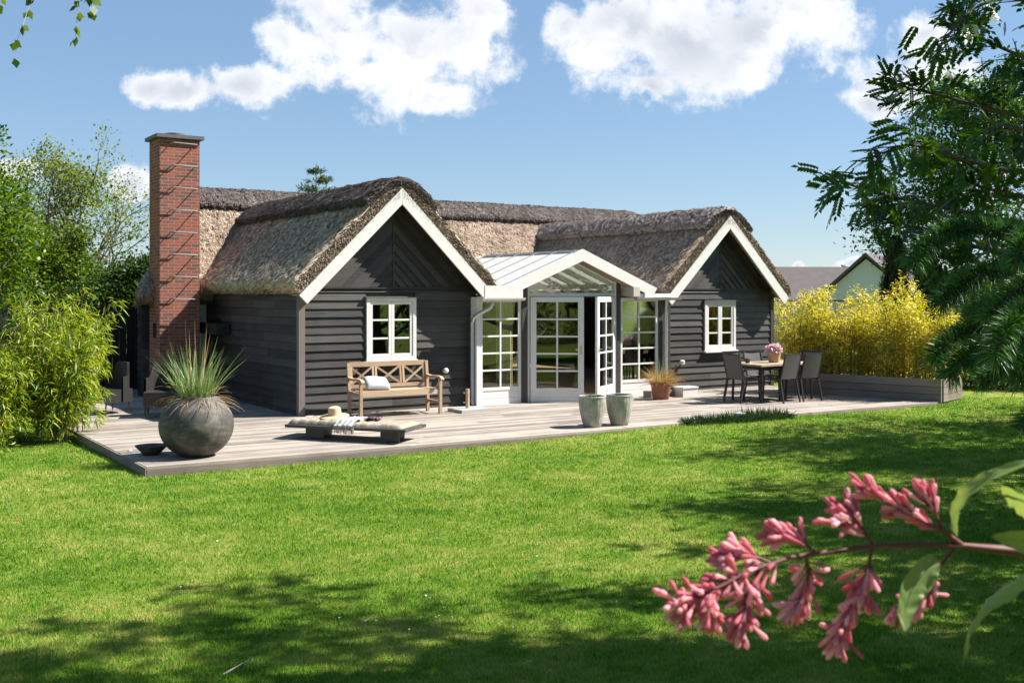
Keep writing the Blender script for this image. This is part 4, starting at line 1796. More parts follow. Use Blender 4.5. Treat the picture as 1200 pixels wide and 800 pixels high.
def canes(rng, n, r, h0, h1, arch, seg=7):
    out = []
    for i in range(n):
        a = rng.random()*2*math.pi
        rr = r*math.sqrt(rng.random())
        p = np.array([rr*math.cos(a), rr*math.sin(a), 0])
        H = h0 + (h1 - h0)*rng.random()
        ar = arch*(.3 + rng.random())
        az = a + rng.normal()*.6
        pts = []
        for k in range(seg + 1):
            t_ = k/seg
            pts.append(p + np.array([math.cos(az)*ar*t_**2*H, math.sin(az)*ar*t_**2*H, H*(t_ - .22*ar*t_**3)]))
        out.append(np.array(pts))
    return out


def bamboo(name, loc, rng_seed, n, r, h0, h1, arch, leaves_per, L, mat, low, label, group=None, up=-.25, spread=.16, W=.17):
    rng = np.random.default_rng(rng_seed)
    root = empty(name, loc, 0, label, 'bamboo', group)
    cs = canes(rng, n, r, h0, h1, arch)
    tb = MB()
    Ps, Ds = [], []
    for c in cs:
        tb.tube(c, [.009*(1 - .75*k/7) for k in range(8)], 5)
        for _ in range(leaves_per//6):
            t_ = low + (1 - low)*rng.random()**.8
            q = t_*7
            k = min(int(q), 6)
            p = c[k]*(1 - (q - k)) + c[k + 1]*(q - k)
            sd = rand_dirs(1, rng)[0]*np.array([1, 1, .5])
            tw = spread*(.4 + 1.1*rng.random())*(1.15 - .6*t_)*(1.6 if up < 0 else 1)
            e = p + sd*tw
            m = 6
            Ps.append(np.repeat(e[None], m, 0) + rng.normal(size=(m, 3))*.035)
            d = sd[None]*.6 + rng.normal(size=(m, 3))*.55
            d[:, 2] += up
            Ds.append(d)
    tb.build('canes', cane, root)
    P, D = np.concatenate(Ps), np.concatenate(Ds)
    N = rand_dirs(len(P), rng) + np.array([0, 0, 1.2])
    l = L*(.6 + .7*rng.random(len(P)))
    V, F = leaf_geo(P, D, N, l, l*W, .12, .12)
    np_mesh('leaves', V, F, mat, root)
    return root


spots = []
for i in range(11):
    t_ = .05 + .9*i/10
    q = BP[0].lerp(BP[1], t_).lerp(BP[3].lerp(BP[2], t_), .28 + .4*random.random())
    spots.append(q)
for i, q in enumerate(spots):
    far_ = i/10
    bamboo('golden_bamboo', (q.x, q.y, .36), 100 + i, 17, .30, .9 + .1*math.sin(i*2.2), 1.35 + .75*random.random()**1.3, .12, 250, .085, golden_leaf, .05,
           'golden yellow bamboo clump growing in the raised planter bed', 'bamboo clumps in the raised bed', up=.25, spread=.13, W=.24)
q = yard(9.2, 25.2)
for i in range(5):
    q = yard(6.9 + i*.75, 26.4 + .25*(i % 2))
    bamboo('golden_bamboo', (q[0], q[1], 0), 140 + i, 16, .35, 1.3, 2.0 + .9*random.random(), .10, 230, .09, golden_leaf, .1,
           'pale golden bamboo clump standing behind the raised planter bed', 'bamboo clumps behind the raised bed', up=.25, spread=.14, W=.22)

# bamboo at the left end of the deck: five arching clumps
for i, (r_, a_, h, lab) in enumerate(((-7.25, 16.9, 2.15, 'tallest arching green bamboo, leaning over the left deck end'),
                                     (-8.2, 16.5, 1.45, 'arching green bamboo at the left edge of the lawn'),
                                     (-6.85, 16.3, 1.6, 'arching green bamboo spilling over the deck beside the black patio chairs'),
                                     (-7.7, 15.7, 1.3, 'shorter green bamboo nearest the lawn at the left'))):
    q = yard(r_, a_)
    bamboo('green_bamboo', (q[0], q[1], -.12), 200 + i, 30, .28, h*.7, h*1.1, .26, 216, .15, bamboo_leaf, .2, lab, 'bamboo clumps at the left deck end', up=-.45, spread=.20, W=.135)


def bush(name, loc, rx, ry, rz, n, L, Wr, mat, label, cat, group=None, seed=0, stems=8, up=.2):
    rng = np.random.default_rng(seed)
    root = empty(name, loc, 0, label, cat, group)
    nc = 26
    cd = rand_dirs(nc, rng)
    cd[:, 2] = np.abs(cd[:, 2])
    cc = cd*np.array([rx, ry, rz])*(.45 + .4*rng.random((nc, 1)))
    cr = .25 + .25*rng.random(nc)
    k = rng.integers(0, nc, n)
    d = rand_dirs(n, rng)
    P = cc[k] + d*(cr[k]*(.55 + .45*rng.random(n)))[:, None]*np.array([rx, ry, rz*.8])*1.1
    P[:, 2] = np.abs(P[:, 2])
    D = d + rng.normal(size=(n, 3))*.5 + np.array([0, 0, up])
    N = d + np.array([0, 0, .7]) + rng.normal(size=(n, 3))*.4
    l = L*(.6 + .6*rng.random(n))
    V, F = leaf_geo(P, D, N, l, l*Wr)
    np_mesh('foliage', V, F, mat, root)
    st = MB()
    for i in range(stems):
        c = cc[i % nc]
        st.tube([(c[0]*.15, c[1]*.15, 0), (c[0]*.5, c[1]*.5, c[2]*.55), tuple(c)], [.02*rz, .014*rz, .006*rz], 5)
    st.build('stems', bark, root)
    return root


q = yard(-8.0, 16.6)
q = yard(-7.45, 15.1)
bush('low_shrub', (q[0], q[1], -.13), .42, .35, .38, 900, .09, .22, bamboo_leaf, 'low leafy green shrub at the foot of the left bamboo', 'shrub', seed=31, up=-.1)
for i, (x, y, s, lab) in enumerate(((5.05, -4.42, .8, 'leftmost low lavender tuft along the deck edge'), (5.45, -4.45, 1., 'low lavender tuft left of the grey edging stone'),
                                    (5.92, -4.50, 1.05, 'low lavender tuft between two tufts by the edging stone'), (6.42, -4.47, 1.2, 'bushiest lavender tuft below the dining table'),
                                    (6.85, -4.50, 1.0, 'rightmost low lavender tuft along the deck edge'))):
    grass_clump('lavender', (x, y, -.04), [('leaves', herb_leaf, dict(n=800, r=.26*s, lo=.10*s, hi=.22*s, spread=1.25, w=.02, seed=50 + i, bend=.5, seg=3))], lab, 'plant', 'lavender tufts along the deck edge')
b = MB()
b.lathe([(.10, 0), (.12, .05), (.10, .11), (.04, .13)], 9, rib=lambda k, z: .12*math.sin(k*1.9))
o = b.build('edging_stone', stone)
o.location = (6.16, -4.36, -.03)
tag(o, 'grey stone lying among the lavender tufts at the deck edge', 'stone')

# black patio seating in the shade of the left wing


def arm_top(u):
    """height of the tub's rim above its skirt: high back, lower arms"""
    return .69 - .24*float(sstep(abs(u - .5), .20, .36))


def tub_chair():
    r_ = empty('wicker_chair')
    b_ = MB()
    b_.grid(lambda u, v: (.31*math.sin((u - .5)*2.9), -.02 - .30*math.cos((u - .5)*2.9), .20 + arm_top(u)*v), 26, 8)
    b_.grid(lambda u, v: (.275*math.sin((u - .5)*2.9), -.02 - .265*math.cos((u - .5)*2.9), .20 + arm_top(u)*v), 26, 8)
    b_.grid(lambda u, v: ((.275 + .035*v)*math.sin((u - .5)*2.9), -.02 - (.265 + .035*v)*math.cos((u - .5)*2.9), .20 + arm_top(u)), 26, 2)
    b_.build('backrest', wicker, r_)
    s_ = MB()
    s_.box(-.285, -.26, .20, .285, .30, .43)
    s_.build('seat', wicker, r_)
    for sx in (-1, 1):
        for sy in (-1, 1):
            l = MB()
            l.tube([(sx*.25, sy*.22 + .02, .2), (sx*.26, sy*.24 + .02, .035)], .014, 8)
            l.build('leg', black_metal, r_)
            l2 = MB()
            l2.tube([(sx*.26, sy*.24 + .02, .034), (sx*.26, sy*.24 + .02, 0)], .018, 8)
            l2.build('foot', iron, r_)
    return r_


wc = tub_chair()
for i, (x, y, a, lab) in enumerate(((-1.98, 1.35, R(160), 'dark wicker tub chair behind the globe planter grass'),
                                    (-2.62, 2.35, R(110), 'dark wicker tub chair at the black fence beside the bamboo'))):
    o = wc if i == 0 else copy_tree(wc)
    o.location = (x, y, 0)
    o.rotation_euler = (0, 0, a)
    tag(o, lab, 'chair', 'wicker chairs on the shaded deck')
b = MB()
b.lathe([(.30, .40), (.31, .41), (.31, .43), (.30, .44), (.001, .44)], 28)
b.build('table_top', black_metal)
o = empty('patio_table', (-1.35, 2.55, 0), 0, 'small round black patio table between the wicker chairs and chimney', 'table')
bpy.data.objects['table_top.001' if 'table_top.001' in bpy.data.objects else 'table_top'].parent = o
b = MB()
b.tube([(0, 0, .02), (0, 0, .4)], .03, 10)
b.lathe([(.2, 0), (.2, .015), (.03, .03)], 20)
b.build('pedestal', black_metal, o)

# black board fence closing the deck on the left
f = empty('black_fence', (-2.2, 7.1, 0), 0, 'tall black board fence behind the chimney and patio chairs', 'fence')
m = MB()
for i in range(26):
    m.box(-2.6 + i*.15, -.012 + .004*(i % 2), -.1, -2.6 + i*.15 + .143, .012 + .004*(i % 2), 1.78)
m.build('boards', fence_black, f)
m = MB()
m.box(-2.62, -.03, 1.783, 1.32, .045, 1.82)
m.build('cap_rail', fence_black, f)
for x in (-2.55, -.7, 1.15):
    m = MB()
    m.box(x - .045, .03, -.1, x + .045, .12, 1.78)
    m.build('post', fence_black, f)

# fallen twig on the lawn
m = MB()
q0, q1, q2 = yard(-1.66, 6.12), yard(-1.60, 6.24), yard(-1.51, 6.32)
zz = float(lawn_z(*q0)) + .05
m.tube([(q0[0], q0[1], zz), (q1[0], q1[1], zz + .01), (q2[0], q2[1], zz + .04)], [.005, .004, .002], 6)
m.tube([(q1[0], q1[1], zz + .01), (q1[0] + .06, q1[1] + .02, zz + .015)], [.004, .002], 5)
o = m.build('fallen_twig', plain_mat('pale dead wood', (.30, .25, .21), .8, .2, var=.3))
tag(o, 'thin pale fallen twig lying in the grass', 'twig')

# ------------------------------------------------------------------ trees


def grow(rng, base, H, trunk_r, n_limb, limb_len, levels=3, start=.25, tilt=(35, 70), wob=.10, kids=(6, 5), shrink=.55, upturn=.25, bias=None):
    """returns limbs (points, radii) and twigs (point, direction, length)"""
    limbs, twigs = [], []

    def path(p, d, L, seg, up, w):
        pts = [np.array(p, float)]
        d = unit(np.array(d, float))
        for k in range(seg):
            d = unit(d + rng.normal(size=3)*w + np.array([0, 0, up/seg]))
            pts.append(pts[-1] + d*L/seg)
        return np.array(pts), d

    def branch(p, d, L, r, lev):
        pts, dd = path(p, d, L, 5, upturn, wob*1.6)
        limbs.append((pts, np.linspace(r, r*.12, 6)))
        if lev <= 0:
            twigs.append((pts[3], dd, L))
            twigs.append((pts[5], dd, L))
            return
        nk = kids[min(levels - lev, len(kids) - 1)]
        for i in range(nk):
            t_ = .3 + .7*(i + rng.random())/nk
            q = min(t_*5, 4.999)
            k = int(q)
            pp = pts[k]*(1 - q + k) + pts[k + 1]*(q - k)
            ax_ = unit(pts[k + 1] - pts[k])
            s = unit(np.cross(ax_, rand_dirs(1, rng)[0]))
            an = R(rng.uniform(28, 62))
            nd = ax_*math.cos(an) + s*math.sin(an)
            branch(pp, nd, L*shrink*(1.15 - .45*t_)*rng.uniform(.8, 1.2), r*.5*(1.1 - .5*t_), lev - 1)
        twigs.append((pts[5], dd, L*.4))

    tp, _ = path(base, [0, 0, 1], H, 8, .6, wob*.5)
    limbs.append((tp, np.linspace(trunk_r, trunk_r*.2, 9)))
    az = rng.random()*6.28
    for i in range(n_limb):
        t_ = start + (1 - start)*(i + .4*rng.random())/n_limb
        q = min(t_*8, 7.99)
        k = int(q)
        p = tp[k]*(1 - q + k) + tp[k + 1]*(q - k)
        az += 2.4 + rng.normal()*.3
        an = R(tilt[1] + (tilt[0] - tilt[1])*t_)
        d = np.array([math.cos(az)*math.sin(an), math.sin(az)*math.sin(an), math.cos(an)])
        if bias is not None:
            d = unit(d + np.array(bias)*.35)
        L = limb_len*(1.15 - .75*max(0, (t_ - .25)/.75)**1.3)*rng.uniform(.85, 1.15)
        branch(p, d, L, trunk_r*.45*(1.1 - .7*t_), levels - 1)
    return limbs, twigs


def limb_mesh(name, limbs, mat, root, nmin=4):
    V, F, off = [], [], 0
    for pts, rad in limbs:
        m = 7 if rad[0] > .04 else nmin
        d = unit(np.gradient(pts, axis=0))
        u = unit(np.cross(d, [.31, .17, .93]))
        w = np.cross(d, u)
        a = np.arange(m)*2*math.pi/m
        ring = pts[:, None] + (u[:, None]*np.cos(a)[None, :, None] + w[:, None]*np.sin(a)[None, :, None])*np.asarray(rad)[:, None, None]
        k = len(pts)
        i_ = np.arange(k*m).reshape(k, m)
        f = np.stack([i_[:-1], np.roll(i_[:-1], -1, 1), np.roll(i_[1:], -1, 1), i_[1:]], -1).reshape(-1, 4)
        V.append(ring.reshape(-1, 3))
        F.append(f + off)
        off += k*m
    return np_mesh(name, np.concatenate(V), np.concatenate(F), mat, root, smooth=True)


def simple_leaves(rng, twigs, per, L, Wr, sig, up=.2, droop=.1, keep=1.):
    P, D = [], []
    for (p, d, l) in twigs:
        if rng.random() > keep:
            continue
        n = max(1, int(per*rng.uniform(.6, 1.4)))
        P.append(p[None] - d[None]*rng.random((n, 1))*l*.6 + rng.normal(size=(n, 3))*sig)
        D.append(d[None]*.5 + rng.normal(size=(n, 3))*.7)
    P, D = np.concatenate(P), np.concatenate(D)
    D[:, 2] += up
    l = L*(.6 + .7*rng.random(len(P)))
    return leaf_geo(P, D, rand_dirs(len(P), rng)*.7 + np.array([0, 0, 1.]), l, l*Wr, .12, droop)


def tree(name, loc, label, cat, leafmat, barkmat, seed, H, tr, n_limb, limb_len, per, L, Wr, sig, group=None, keep=1., up=.2, **kw):
    rng = np.random.default_rng(seed)
    root = empty(name, loc, 0, label, cat, group)
    limbs, twigs = grow(rng, [0, 0, -.1], H, tr, n_limb, limb_len, **kw)
    limb_mesh('trunk', limbs, barkmat, root)
    V, F = simple_leaves(rng, twigs, per, L, Wr, sig, up, keep=keep)
    np_mesh('crown', V, F, leafmat, root)
    return root


def at(r_, a_, z=-.05):
    q = yard(r_, a_)
    return (q[0], q[1], z)


# left background
tree('broadleaf_tree', at(-13.6, 25.5), 'bright green leafy tree at the far left behind the bamboo', 'tree', maple_leaf, bark, 11, 5.6, .16, 18, 2.5, 26, .13, .62, .22, levels=3, start=.12, kids=(7, 5))
tree('young_oak', at(-15.0, 36), 'tall thinly leaved tree with bare twisting limbs left of the chimney', 'tree', sparse_leaf, bark, 12, 5.2, .22, 20, 3.7, 6, .12, .6, .22, levels=4, start=.2, kids=(6, 5, 3), wob=.16, upturn=.35, keep=.8)
tree('broadleaf_tree', at(-10.8, 30), 'low dark green tree between the leafy tree and the chimney', 'tree', dark_leaf, bark, 13, 2.3, .14, 14, 1.7, 34, .12, .6, .22, levels=3, start=.1, kids=(7, 5))
tree('broadleaf_tree', at(-14.6, 33), 'mid green bushy tree below the bare limbed tree', 'tree', birch_leaf, bark, 14, 3.4, .12, 14, 2.2, 30, .12, .6, .2, levels=3, start=.1, kids=(6, 5))
tree('broadleaf_tree', at(-19.5, 37), 'mid green tree at the left edge of the photograph', 'tree', maple_leaf, bark, 15, 6.2, .2, 18, 3.2, 24, .14, .6, .25, levels=3, start=.1, kids=(7, 5))
for i, (r_, a_, rx, rz, lab) in enumerate(((-9.9, 21.5, 1.3, 2.0, 'dark shrub behind the arching bamboo and black fence'), (-12.2, 22.5, 1.5, 2.2, 'dark shrub behind the low end of the bamboo, below the leafy tree'),
                                           (-14.2, 24, 1.8, 2.6, 'dark shrub at the left edge of the lawn'), (-8.6, 27, 1.2, 2.5, 'dark shrub rising above the black fence beside the chimney'))):
    bush('evergreen_shrub', at(r_, a_), rx, rx, rz, 4200, .10, .5, dark_leaf, lab, 'shrub', 'shrubs behind the bamboo', seed=60 + i)
# low pale wall glimpsed at the left edge
w_ = MB()
w_.box(-2.5, -.12, -.1, 2.5, .12, .48)
o = w_.build('garden_wall', pale_stone)
o.location = at(-11.2, 20.3)
o.rotation_euler = (0, 0, R(-20))
tag(o, 'low pale garden wall glimpsed through the bamboo stems at the left', 'wall')


def conifer(name, loc, H, base_r, label, seed, n_whorl=16, mat=None, group=None, droop=.1, z0=.12):
    rng = np.random.default_rng(seed)
    root = empty(name, loc, 0, label, 'conifer', group)
    limbs = [(np.array([[0, 0, -.1], [0, 0, H*.5], [0, 0, H]]), np.array([.12, .07, .012]))]
    P, D = [], []
    for i in range(n_whorl):
        t_ = i/n_whorl
        z = H*(z0 + (1 - z0)*t_)
        r_ = base_r*(1 - t_)**.8 + .08
        for j in range(6):
            a = rng.random()*6.28
            d = np.array([math.cos(a), math.sin(a), .18 - droop])
            l = r_*rng.uniform(.7, 1.25)
            e = np.array([0, 0, z]) + d*l
            e[2] += .12*l
            mid = np.array([0, 0, z]) + d*l*.55
            mid[2] -= .02
            limbs.append((np.array([[0, 0, z], mid, e]), np.array([.03, .02, .006])*(1.2 - t_)))
            k = int(70*l + 20)
            f = rng.random(k)**.7
            q = np.array([0, 0, z])[None]*(1 - f[:, None]) + e[None]*f[:, None]
            sdv = np.array([-d[1], d[0], 0])
            q = q + sdv[None]*(rng.normal(size=(k, 1))*.22*l*(1.1 - f[:, None]*.7)) + rng.normal(size=(k, 3))*np.array([.02, .02, .05])
            P.append(q)
            D.append(d[None]*1. + rng.normal(size=(k, 3))*.6)
    limb_mesh('trunk', limbs, bark, root)
    P, D = np.concatenate(P), np.concatenate(D)
    l = .22*(.6 + .6*rng.random(len(P)))
    V, F = leaf_geo(P, D, rand_dirs(len(P), rng)*.5 + np.array([0, 0, 1.]), l, l*.28)
    np_mesh('crown', V, F, mat or far_needle, root)
    return root


conifer('conifer_tree', at(-9.55, 52), 8.55, 2.6, 'layered conifer whose top shows above the thatch ridge', 71, 13, z0=.3)
conifer('conifer_tree', at(-10.5, 55), 7.5, 1.6, 'yellowish conifer top just left of the layered conifer over the ridge', 72, 10, sparse_leaf, z0=.3)


def column_tree(name, loc, H, r_, label, seed, group=None):
    rng = np.random.default_rng(seed)
    root = empty(name, loc, 0, label, 'cypress', group)
    limb_mesh('trunk', [(np.array([[0, 0, -.1], [0, 0, H*.5], [0, 0, H*.95]]), np.array([.10, .06, .01]))], bark, root)
    n = 9000
    z = H*rng.random(n)
    prof = r_*np.minimum(1, (1.02 - z/H)*4)**.6*(.85 + .15*np.sin(z*5 + rng.random()*6))
    a = rng.random(n)*6.28
    rr = prof*(.55 + .5*rng.random(n))*(1 + .15*np.sin(a*5 + z*3))
    P = np.stack([rr*np.cos(a), rr*np.sin(a), z], -1)
    D = np.stack([np.cos(a)*.35, np.sin(a)*.35, np.ones(n)], -1) + rng.normal(size=(n, 3))*.25
    l = .16*(.6 + .7*rng.random(n))
    V, F = leaf_geo(P, D, np.stack([np.cos(a), np.sin(a), 0*a], -1), l, l*.3)
    np_mesh('crown', V, F, cypress_m, root)
    return root


column_tree('cypress', at(11.15, 31), 3.75, .42, 'dark columnar cypress, nearer the neighbouring house roof', 81, 'dark cypresses right of the neighbouring house')
column_tree('cypress', at(11.9, 30.5), 3.5, .34, 'dark columnar cypress, nearer the rowan tree', 82, 'dark cypresses right of the neighbouring house')

# right: rowan with feathered leaves reaching in over the lawn


def rowan():
    rng = np.random.default_rng(5)
    loc = at(5.7, 7.3)
    root = empty('rowan_tree', loc, 0, 'rowan tree with feathery dark leaves reaching in from the right', 'tree')
    left = np.array([-RX[0], -RX[1], 0])
    ahead_ = np.array([RY[0], RY[1], 0])
    limbs, twigs = grow(rng, [0, 0, 0], 8.2, .16, 22, 3.1, levels=3, start=.46, kids=(6, 4), tilt=(30, 66), upturn=.2, wob=.09)
    # long boughs toward the lawn, laid out along their bearings from the lawn's near corner
    base = np.array(loc)

    def S3(u, v, d):
        q = yard((u - 600)/1250*d, d)
        return np.array([q[0], q[1], CAMZ - (v - 345)/1250*d]) - base
    boughs = [[(1330, 300), (1180, 262), (1100, 245), (1040, 235), (1000, 228), (944, 214)],
              [(1330, 330), (1180, 300), (1110, 285), (1060, 268), (1020, 262), (985, 252)],
              [(1330, 240), (1200, 205), (1120, 190), (1070, 175), (1030, 168), (990, 180)],
              [(1330, 180), (1200, 140), (1130, 125), (1080, 112), (1040, 105), (1008, 100)],
              [(1330, 120), (1220, 80), (1150, 55), (1110, 40), (1078, 18)],
              [(1330, 60), (1230, 10), (1160, -5), (1110, 8), (1078, 34)],
              [(1330, 345), (1200, 322), (1130, 308), (1085, 302), (1050, 300)],
              [(1300, 200), (1220, 170), (1170, 150), (1130, 152)],
              [(1300, 270), (1210, 235), (1150, 225), (1100, 216)],
              [(1300, 160), (1230, 120), (1190, 85), (1160, 88)]]
    for bi, bp in enumerate(boughs):
        d0 = 6.4 + .5*math.sin(bi*2.3)
        pts = np.array([S3(u + 50*k/len(bp), v, d0 + .35*(1 - k/len(bp))) for k, (u, v) in enumerate(bp)])
        pts[0] = np.array([0, 0, pts[0][2]])
        for _ in range(2):
            qn = [pts[0]]
            for a, b in zip(pts[:-1], pts[1:]):
                qn += [a*.75 + b*.25, a*.25 + b*.75]
            pts = np.array(qn + [pts[-1]])
        m = len(pts)
        limbs.append((pts, np.linspace(.022, .003, m)))
        for k in range(int(m*.25), m):
            d = unit(pts[min(k + 1, m - 1)] - pts[k - 1])
            for s in (-1, 1):
                sd = np.cross(d, [0, 0, 1.])*s
                nd = unit(d*.8 + sd*rng.uniform(.2, .9) + np.array([0, 0, rng.uniform(-.35, .35)]))
                l = rng.uniform(.15, .42)*(1.15 - .75*k/m)
                limbs.append((np.array([pts[k], pts[k] + nd*l*.5, pts[k] + nd*l + np.array([0, 0, -.03])]), np.array([.005, .0035, .002])))
                if rng.random() < .72:
                    twigs.append((pts[k] + nd*l*rng.uniform(.5, 1.), nd, .3))
        twigs.append((pts[-1], unit(pts[-1] - pts[-3]), .3))
    limb_mesh('trunk', limbs, bark, root)
    # each leaf: a drooping midrib with six pairs of leaflets and one at its tip
    Ps, Ds, Ns, Ls = [], [], [], []
    for (p, d, l) in twigs:
        for j in range(int(rng.integers(3, 7)) if l != .3 else int(rng.integers(1, 4))):
            b0 = p - d*rng.random()*min(l, .8)*.5 + rng.normal(size=3)*.05
            rd = unit(d*.6 + rng.normal(size=3)*.55 + np.array([0, 0, -.1]))
            sd = unit(np.cross(rd, np.array([0, 0, 1.]) + rng.normal(size=3)*.4))
            up = np.cross(sd, rd)
            LL = rng.uniform(.12, .175)
            for k in range(7):
                t_ = .25 + .75*k/6
                q = b0 + rd*LL*t_ + np.array([0, 0, -.03*t_*t_])
                if k == 6:
                    Ps.append(q); Ds.append(rd + np.array([0, 0, -.35])); Ns.append(up); Ls.append(LL*.34)
                else:
                    for s in (-1, 1):
                        Ps.append(q); Ds.append(rd*.55 + sd*s*.85 + np.array([0, 0, -.25])); Ns.append(up); Ls.append(LL*.36)
    L = np.array(Ls)
    V, F = leaf_geo(np.array(Ps), np.array(Ds), np.array(Ns), L, L*.52, .12)
    np_mesh('crown', V, F, rowan_leaf, root)


rowan()

# big garden trees beyond the right edge; their crowns show behind the rowan
for i, (r_, a_, H, tr, ll, per, lab) in enumerate(((10.9, 11.4, 7.0, .2, 3.0, 20, 'broadleaf tree beyond the right edge, nearest the fir'), (8.3, 7.6, 7.6, .18, 2.5, 17, 'broadleaf tree beyond the right edge, next to the rowan'), (12.6, 15.4, 7.4, .2, 3.3, 20, 'broadleaf tree beyond the right edge, shading the lawn beside the planter bed'),
                                                   (20.5, 34, 8.5, .25, 4.0, 26, 'dark broadleaf tree farthest back at the right edge'),
                                                   (14.4, 31, 7.6, .2, 3.2, 30, 'dark broadleaf tree standing just right of the cypresses'))):
    tree('broadleaf_tree', at(r_, a_), lab, 'tree', dark_leaf if i != 4 else rowan_leaf, bark, 190 + i, H, tr, 18, ll, per, .14, .55, .25, 'dark trees along the right side', levels=3, start=.1, kids=(7, 5))
for i, (r_, a_, rx, rz, lab) in enumerate(((11.1, 24.2, 1.25, 1.45, 'dark low shrub at the lawn edge right of the planter bed'), (12.9, 23.5, 1.4, 1.7, 'dark low shrub at the lawn edge under the fir'),
                                           (14.2, 27.5, 1.8, 2.6, 'dark shrub between the fir and the farthest tree'))):
    bush('evergreen_shrub', at(r_, a_), rx, rx, rz, 5000, .10, .5, dark_leaf, lab, 'shrub', 'shrubs at the lawn edge', seed=95 + i)


def fir():
    rng = np.random.default_rng(3)
    loc = at(2.95, 4.9)
    base = np.array(loc)
    root = empty('fir_tree', loc, 0, 'young fir with thick foxtail branches reaching in from the right edge', 'conifer')

    def S3(u, v, d):
        q = yard((u - 600)/1250*d, d)
        return np.array([q[0], q[1], CAMZ - (v - 345)/1250*d]) - base
    limbs = [(np.array([[0, 0, -.1], [0, 0, 1.2], [0, 0, 2.3], [0, 0, 3.3]]), np.array([.06, .05, .03, .008]))]
    # foxtail branches: sight-line bearings of successive points and their distance
    paths = [
        [(1330, 330, 4.9), (1260, 292, 4.8), (1200, 276, 4.7), (1150, 266, 4.6), (1112, 270, 4.5), (1085, 288, 4.45), (1072, 306, 4.4)],
        [(1330, 350, 4.9), (1250, 315, 4.7), (1190, 312, 4.6), (1150, 320, 4.5), (1118, 338, 4.45), (1102, 356, 4.4)],
        [(1330, 380, 4.9), (1270, 352, 4.4), (1225, 352, 4.1), (1195, 368, 3.95), (1176, 392, 3.85), (1166, 416, 3.8)],
        [(1330, 400, 4.9), (1255, 385, 4.7), (1190, 378, 4.6), (1140, 384, 4.5), (1110, 400, 4.4), (1096, 420, 4.35)],
        [(1330, 420, 4.9), (1260, 408, 4.5), (1195, 402, 4.4), (1150, 410, 4.3), (1122, 426, 4.2), (1112, 442, 4.2)],
        [(1330, 300, 4.9), (1280, 275, 4.4), (1235, 262, 4.2), (1208, 272, 4.1), (1194, 292, 4.0), (1190, 308, 4.0)],
        [(1330, 360, 4.9), (1280, 325, 4.5), (1240, 318, 4.2), (1205, 330, 4.1), (1180, 350, 4.05), (1160, 372, 4.0)],
        [(1330, 440, 4.9), (1270, 420, 4.5), (1225, 405, 4.2), (1205, 420, 4.1), (1196, 445, 4.0)],
        [(1330, 470, 4.9), (1280, 468, 4.6), (1235, 470, 4.5), (1210, 485, 4.4), (1200, 500, 4.4)],
        [(1340, 240, 4.9), (1290, 215, 4.8), (1250, 215, 4.7), (1225, 235, 4.6)],
        [(1340, 380, 4.9), (1270, 350, 5.2), (1200, 345, 5.3), (1160, 352, 5.3), (1135, 372, 5.3)],
        [(1340, 430, 4.9), (1270, 420, 5.2), (1215, 425, 5.3), (1175, 432, 5.3), (1150, 446, 5.3)],
    ]
    arms = []
    for p in paths:
        q = np.array([S3(*k) for k in p])
        q[0] = np.array([0, 0, q[0][2]])
        arms.append(q)
    for i in range(9):                                     # the far side of the trunk
        a = rng.random()*6.28
        d = np.array([RX[0], RX[1], 0])*.6 + np.array([math.cos(a), math.sin(a), .3])
        q = [np.array([0, 0, .6 + 2.4*rng.random()])]
        for k in range(6):
            d = unit(d + np.array([0, 0, -.12]))
            q.append(q[-1] + d*.14)
        arms.append(np.array(q))
    P, D = [], []
    for pts in arms:
        # round off the bends
        for _ in range(2):
            qn = [pts[0]]
            for a, b in zip(pts[:-1], pts[1:]):
                qn += [a*.75 + b*.25, a*.25 + b*.75]
            pts = np.array(qn + [pts[-1]])
        limbs.append((pts, np.linspace(.012, .004, len(pts))))
        seg = len(pts) - 1
        Ln = np.linalg.norm(np.diff(pts, axis=0), axis=1)
        cum = np.concatenate([[0], np.cumsum(Ln)])
        n = int(2300*cum[-1])
        f = cum[-1]*(.10 + .90*rng.random(n))
        k = np.clip(np.searchsorted(cum, f) - 1, 0, seg - 1)
        t_ = ((f - cum[k])/Ln[k])[:, None]
        p = pts[k]*(1 - t_) + pts[k + 1]*t_
        ax_ = unit(pts[k + 1] - pts[k])
        rd = rand_dirs(n, rng)
        rd = unit(rd - ax_*np.sum(rd*ax_, -1, keepdims=True))
        rd[:, 2] += .2
        P.append(p)
        D.append(rd*.8 + ax_*.72 + rng.normal(size=(n, 3))*.07)
    limb_mesh('trunk', limbs, bark, root)
    P, D = np.concatenate(P), np.concatenate(D)
    l = .088*(.7 + .5*rng.random(len(P)))
    V, F = leaf_geo(P, D, rand_dirs(len(P), rng), l, .0042 + 0*l, .1, .06)
    np_mesh('needles', V, F, needle_m, root)


fir()

# birch at the left, out of frame but for a few hanging twigs


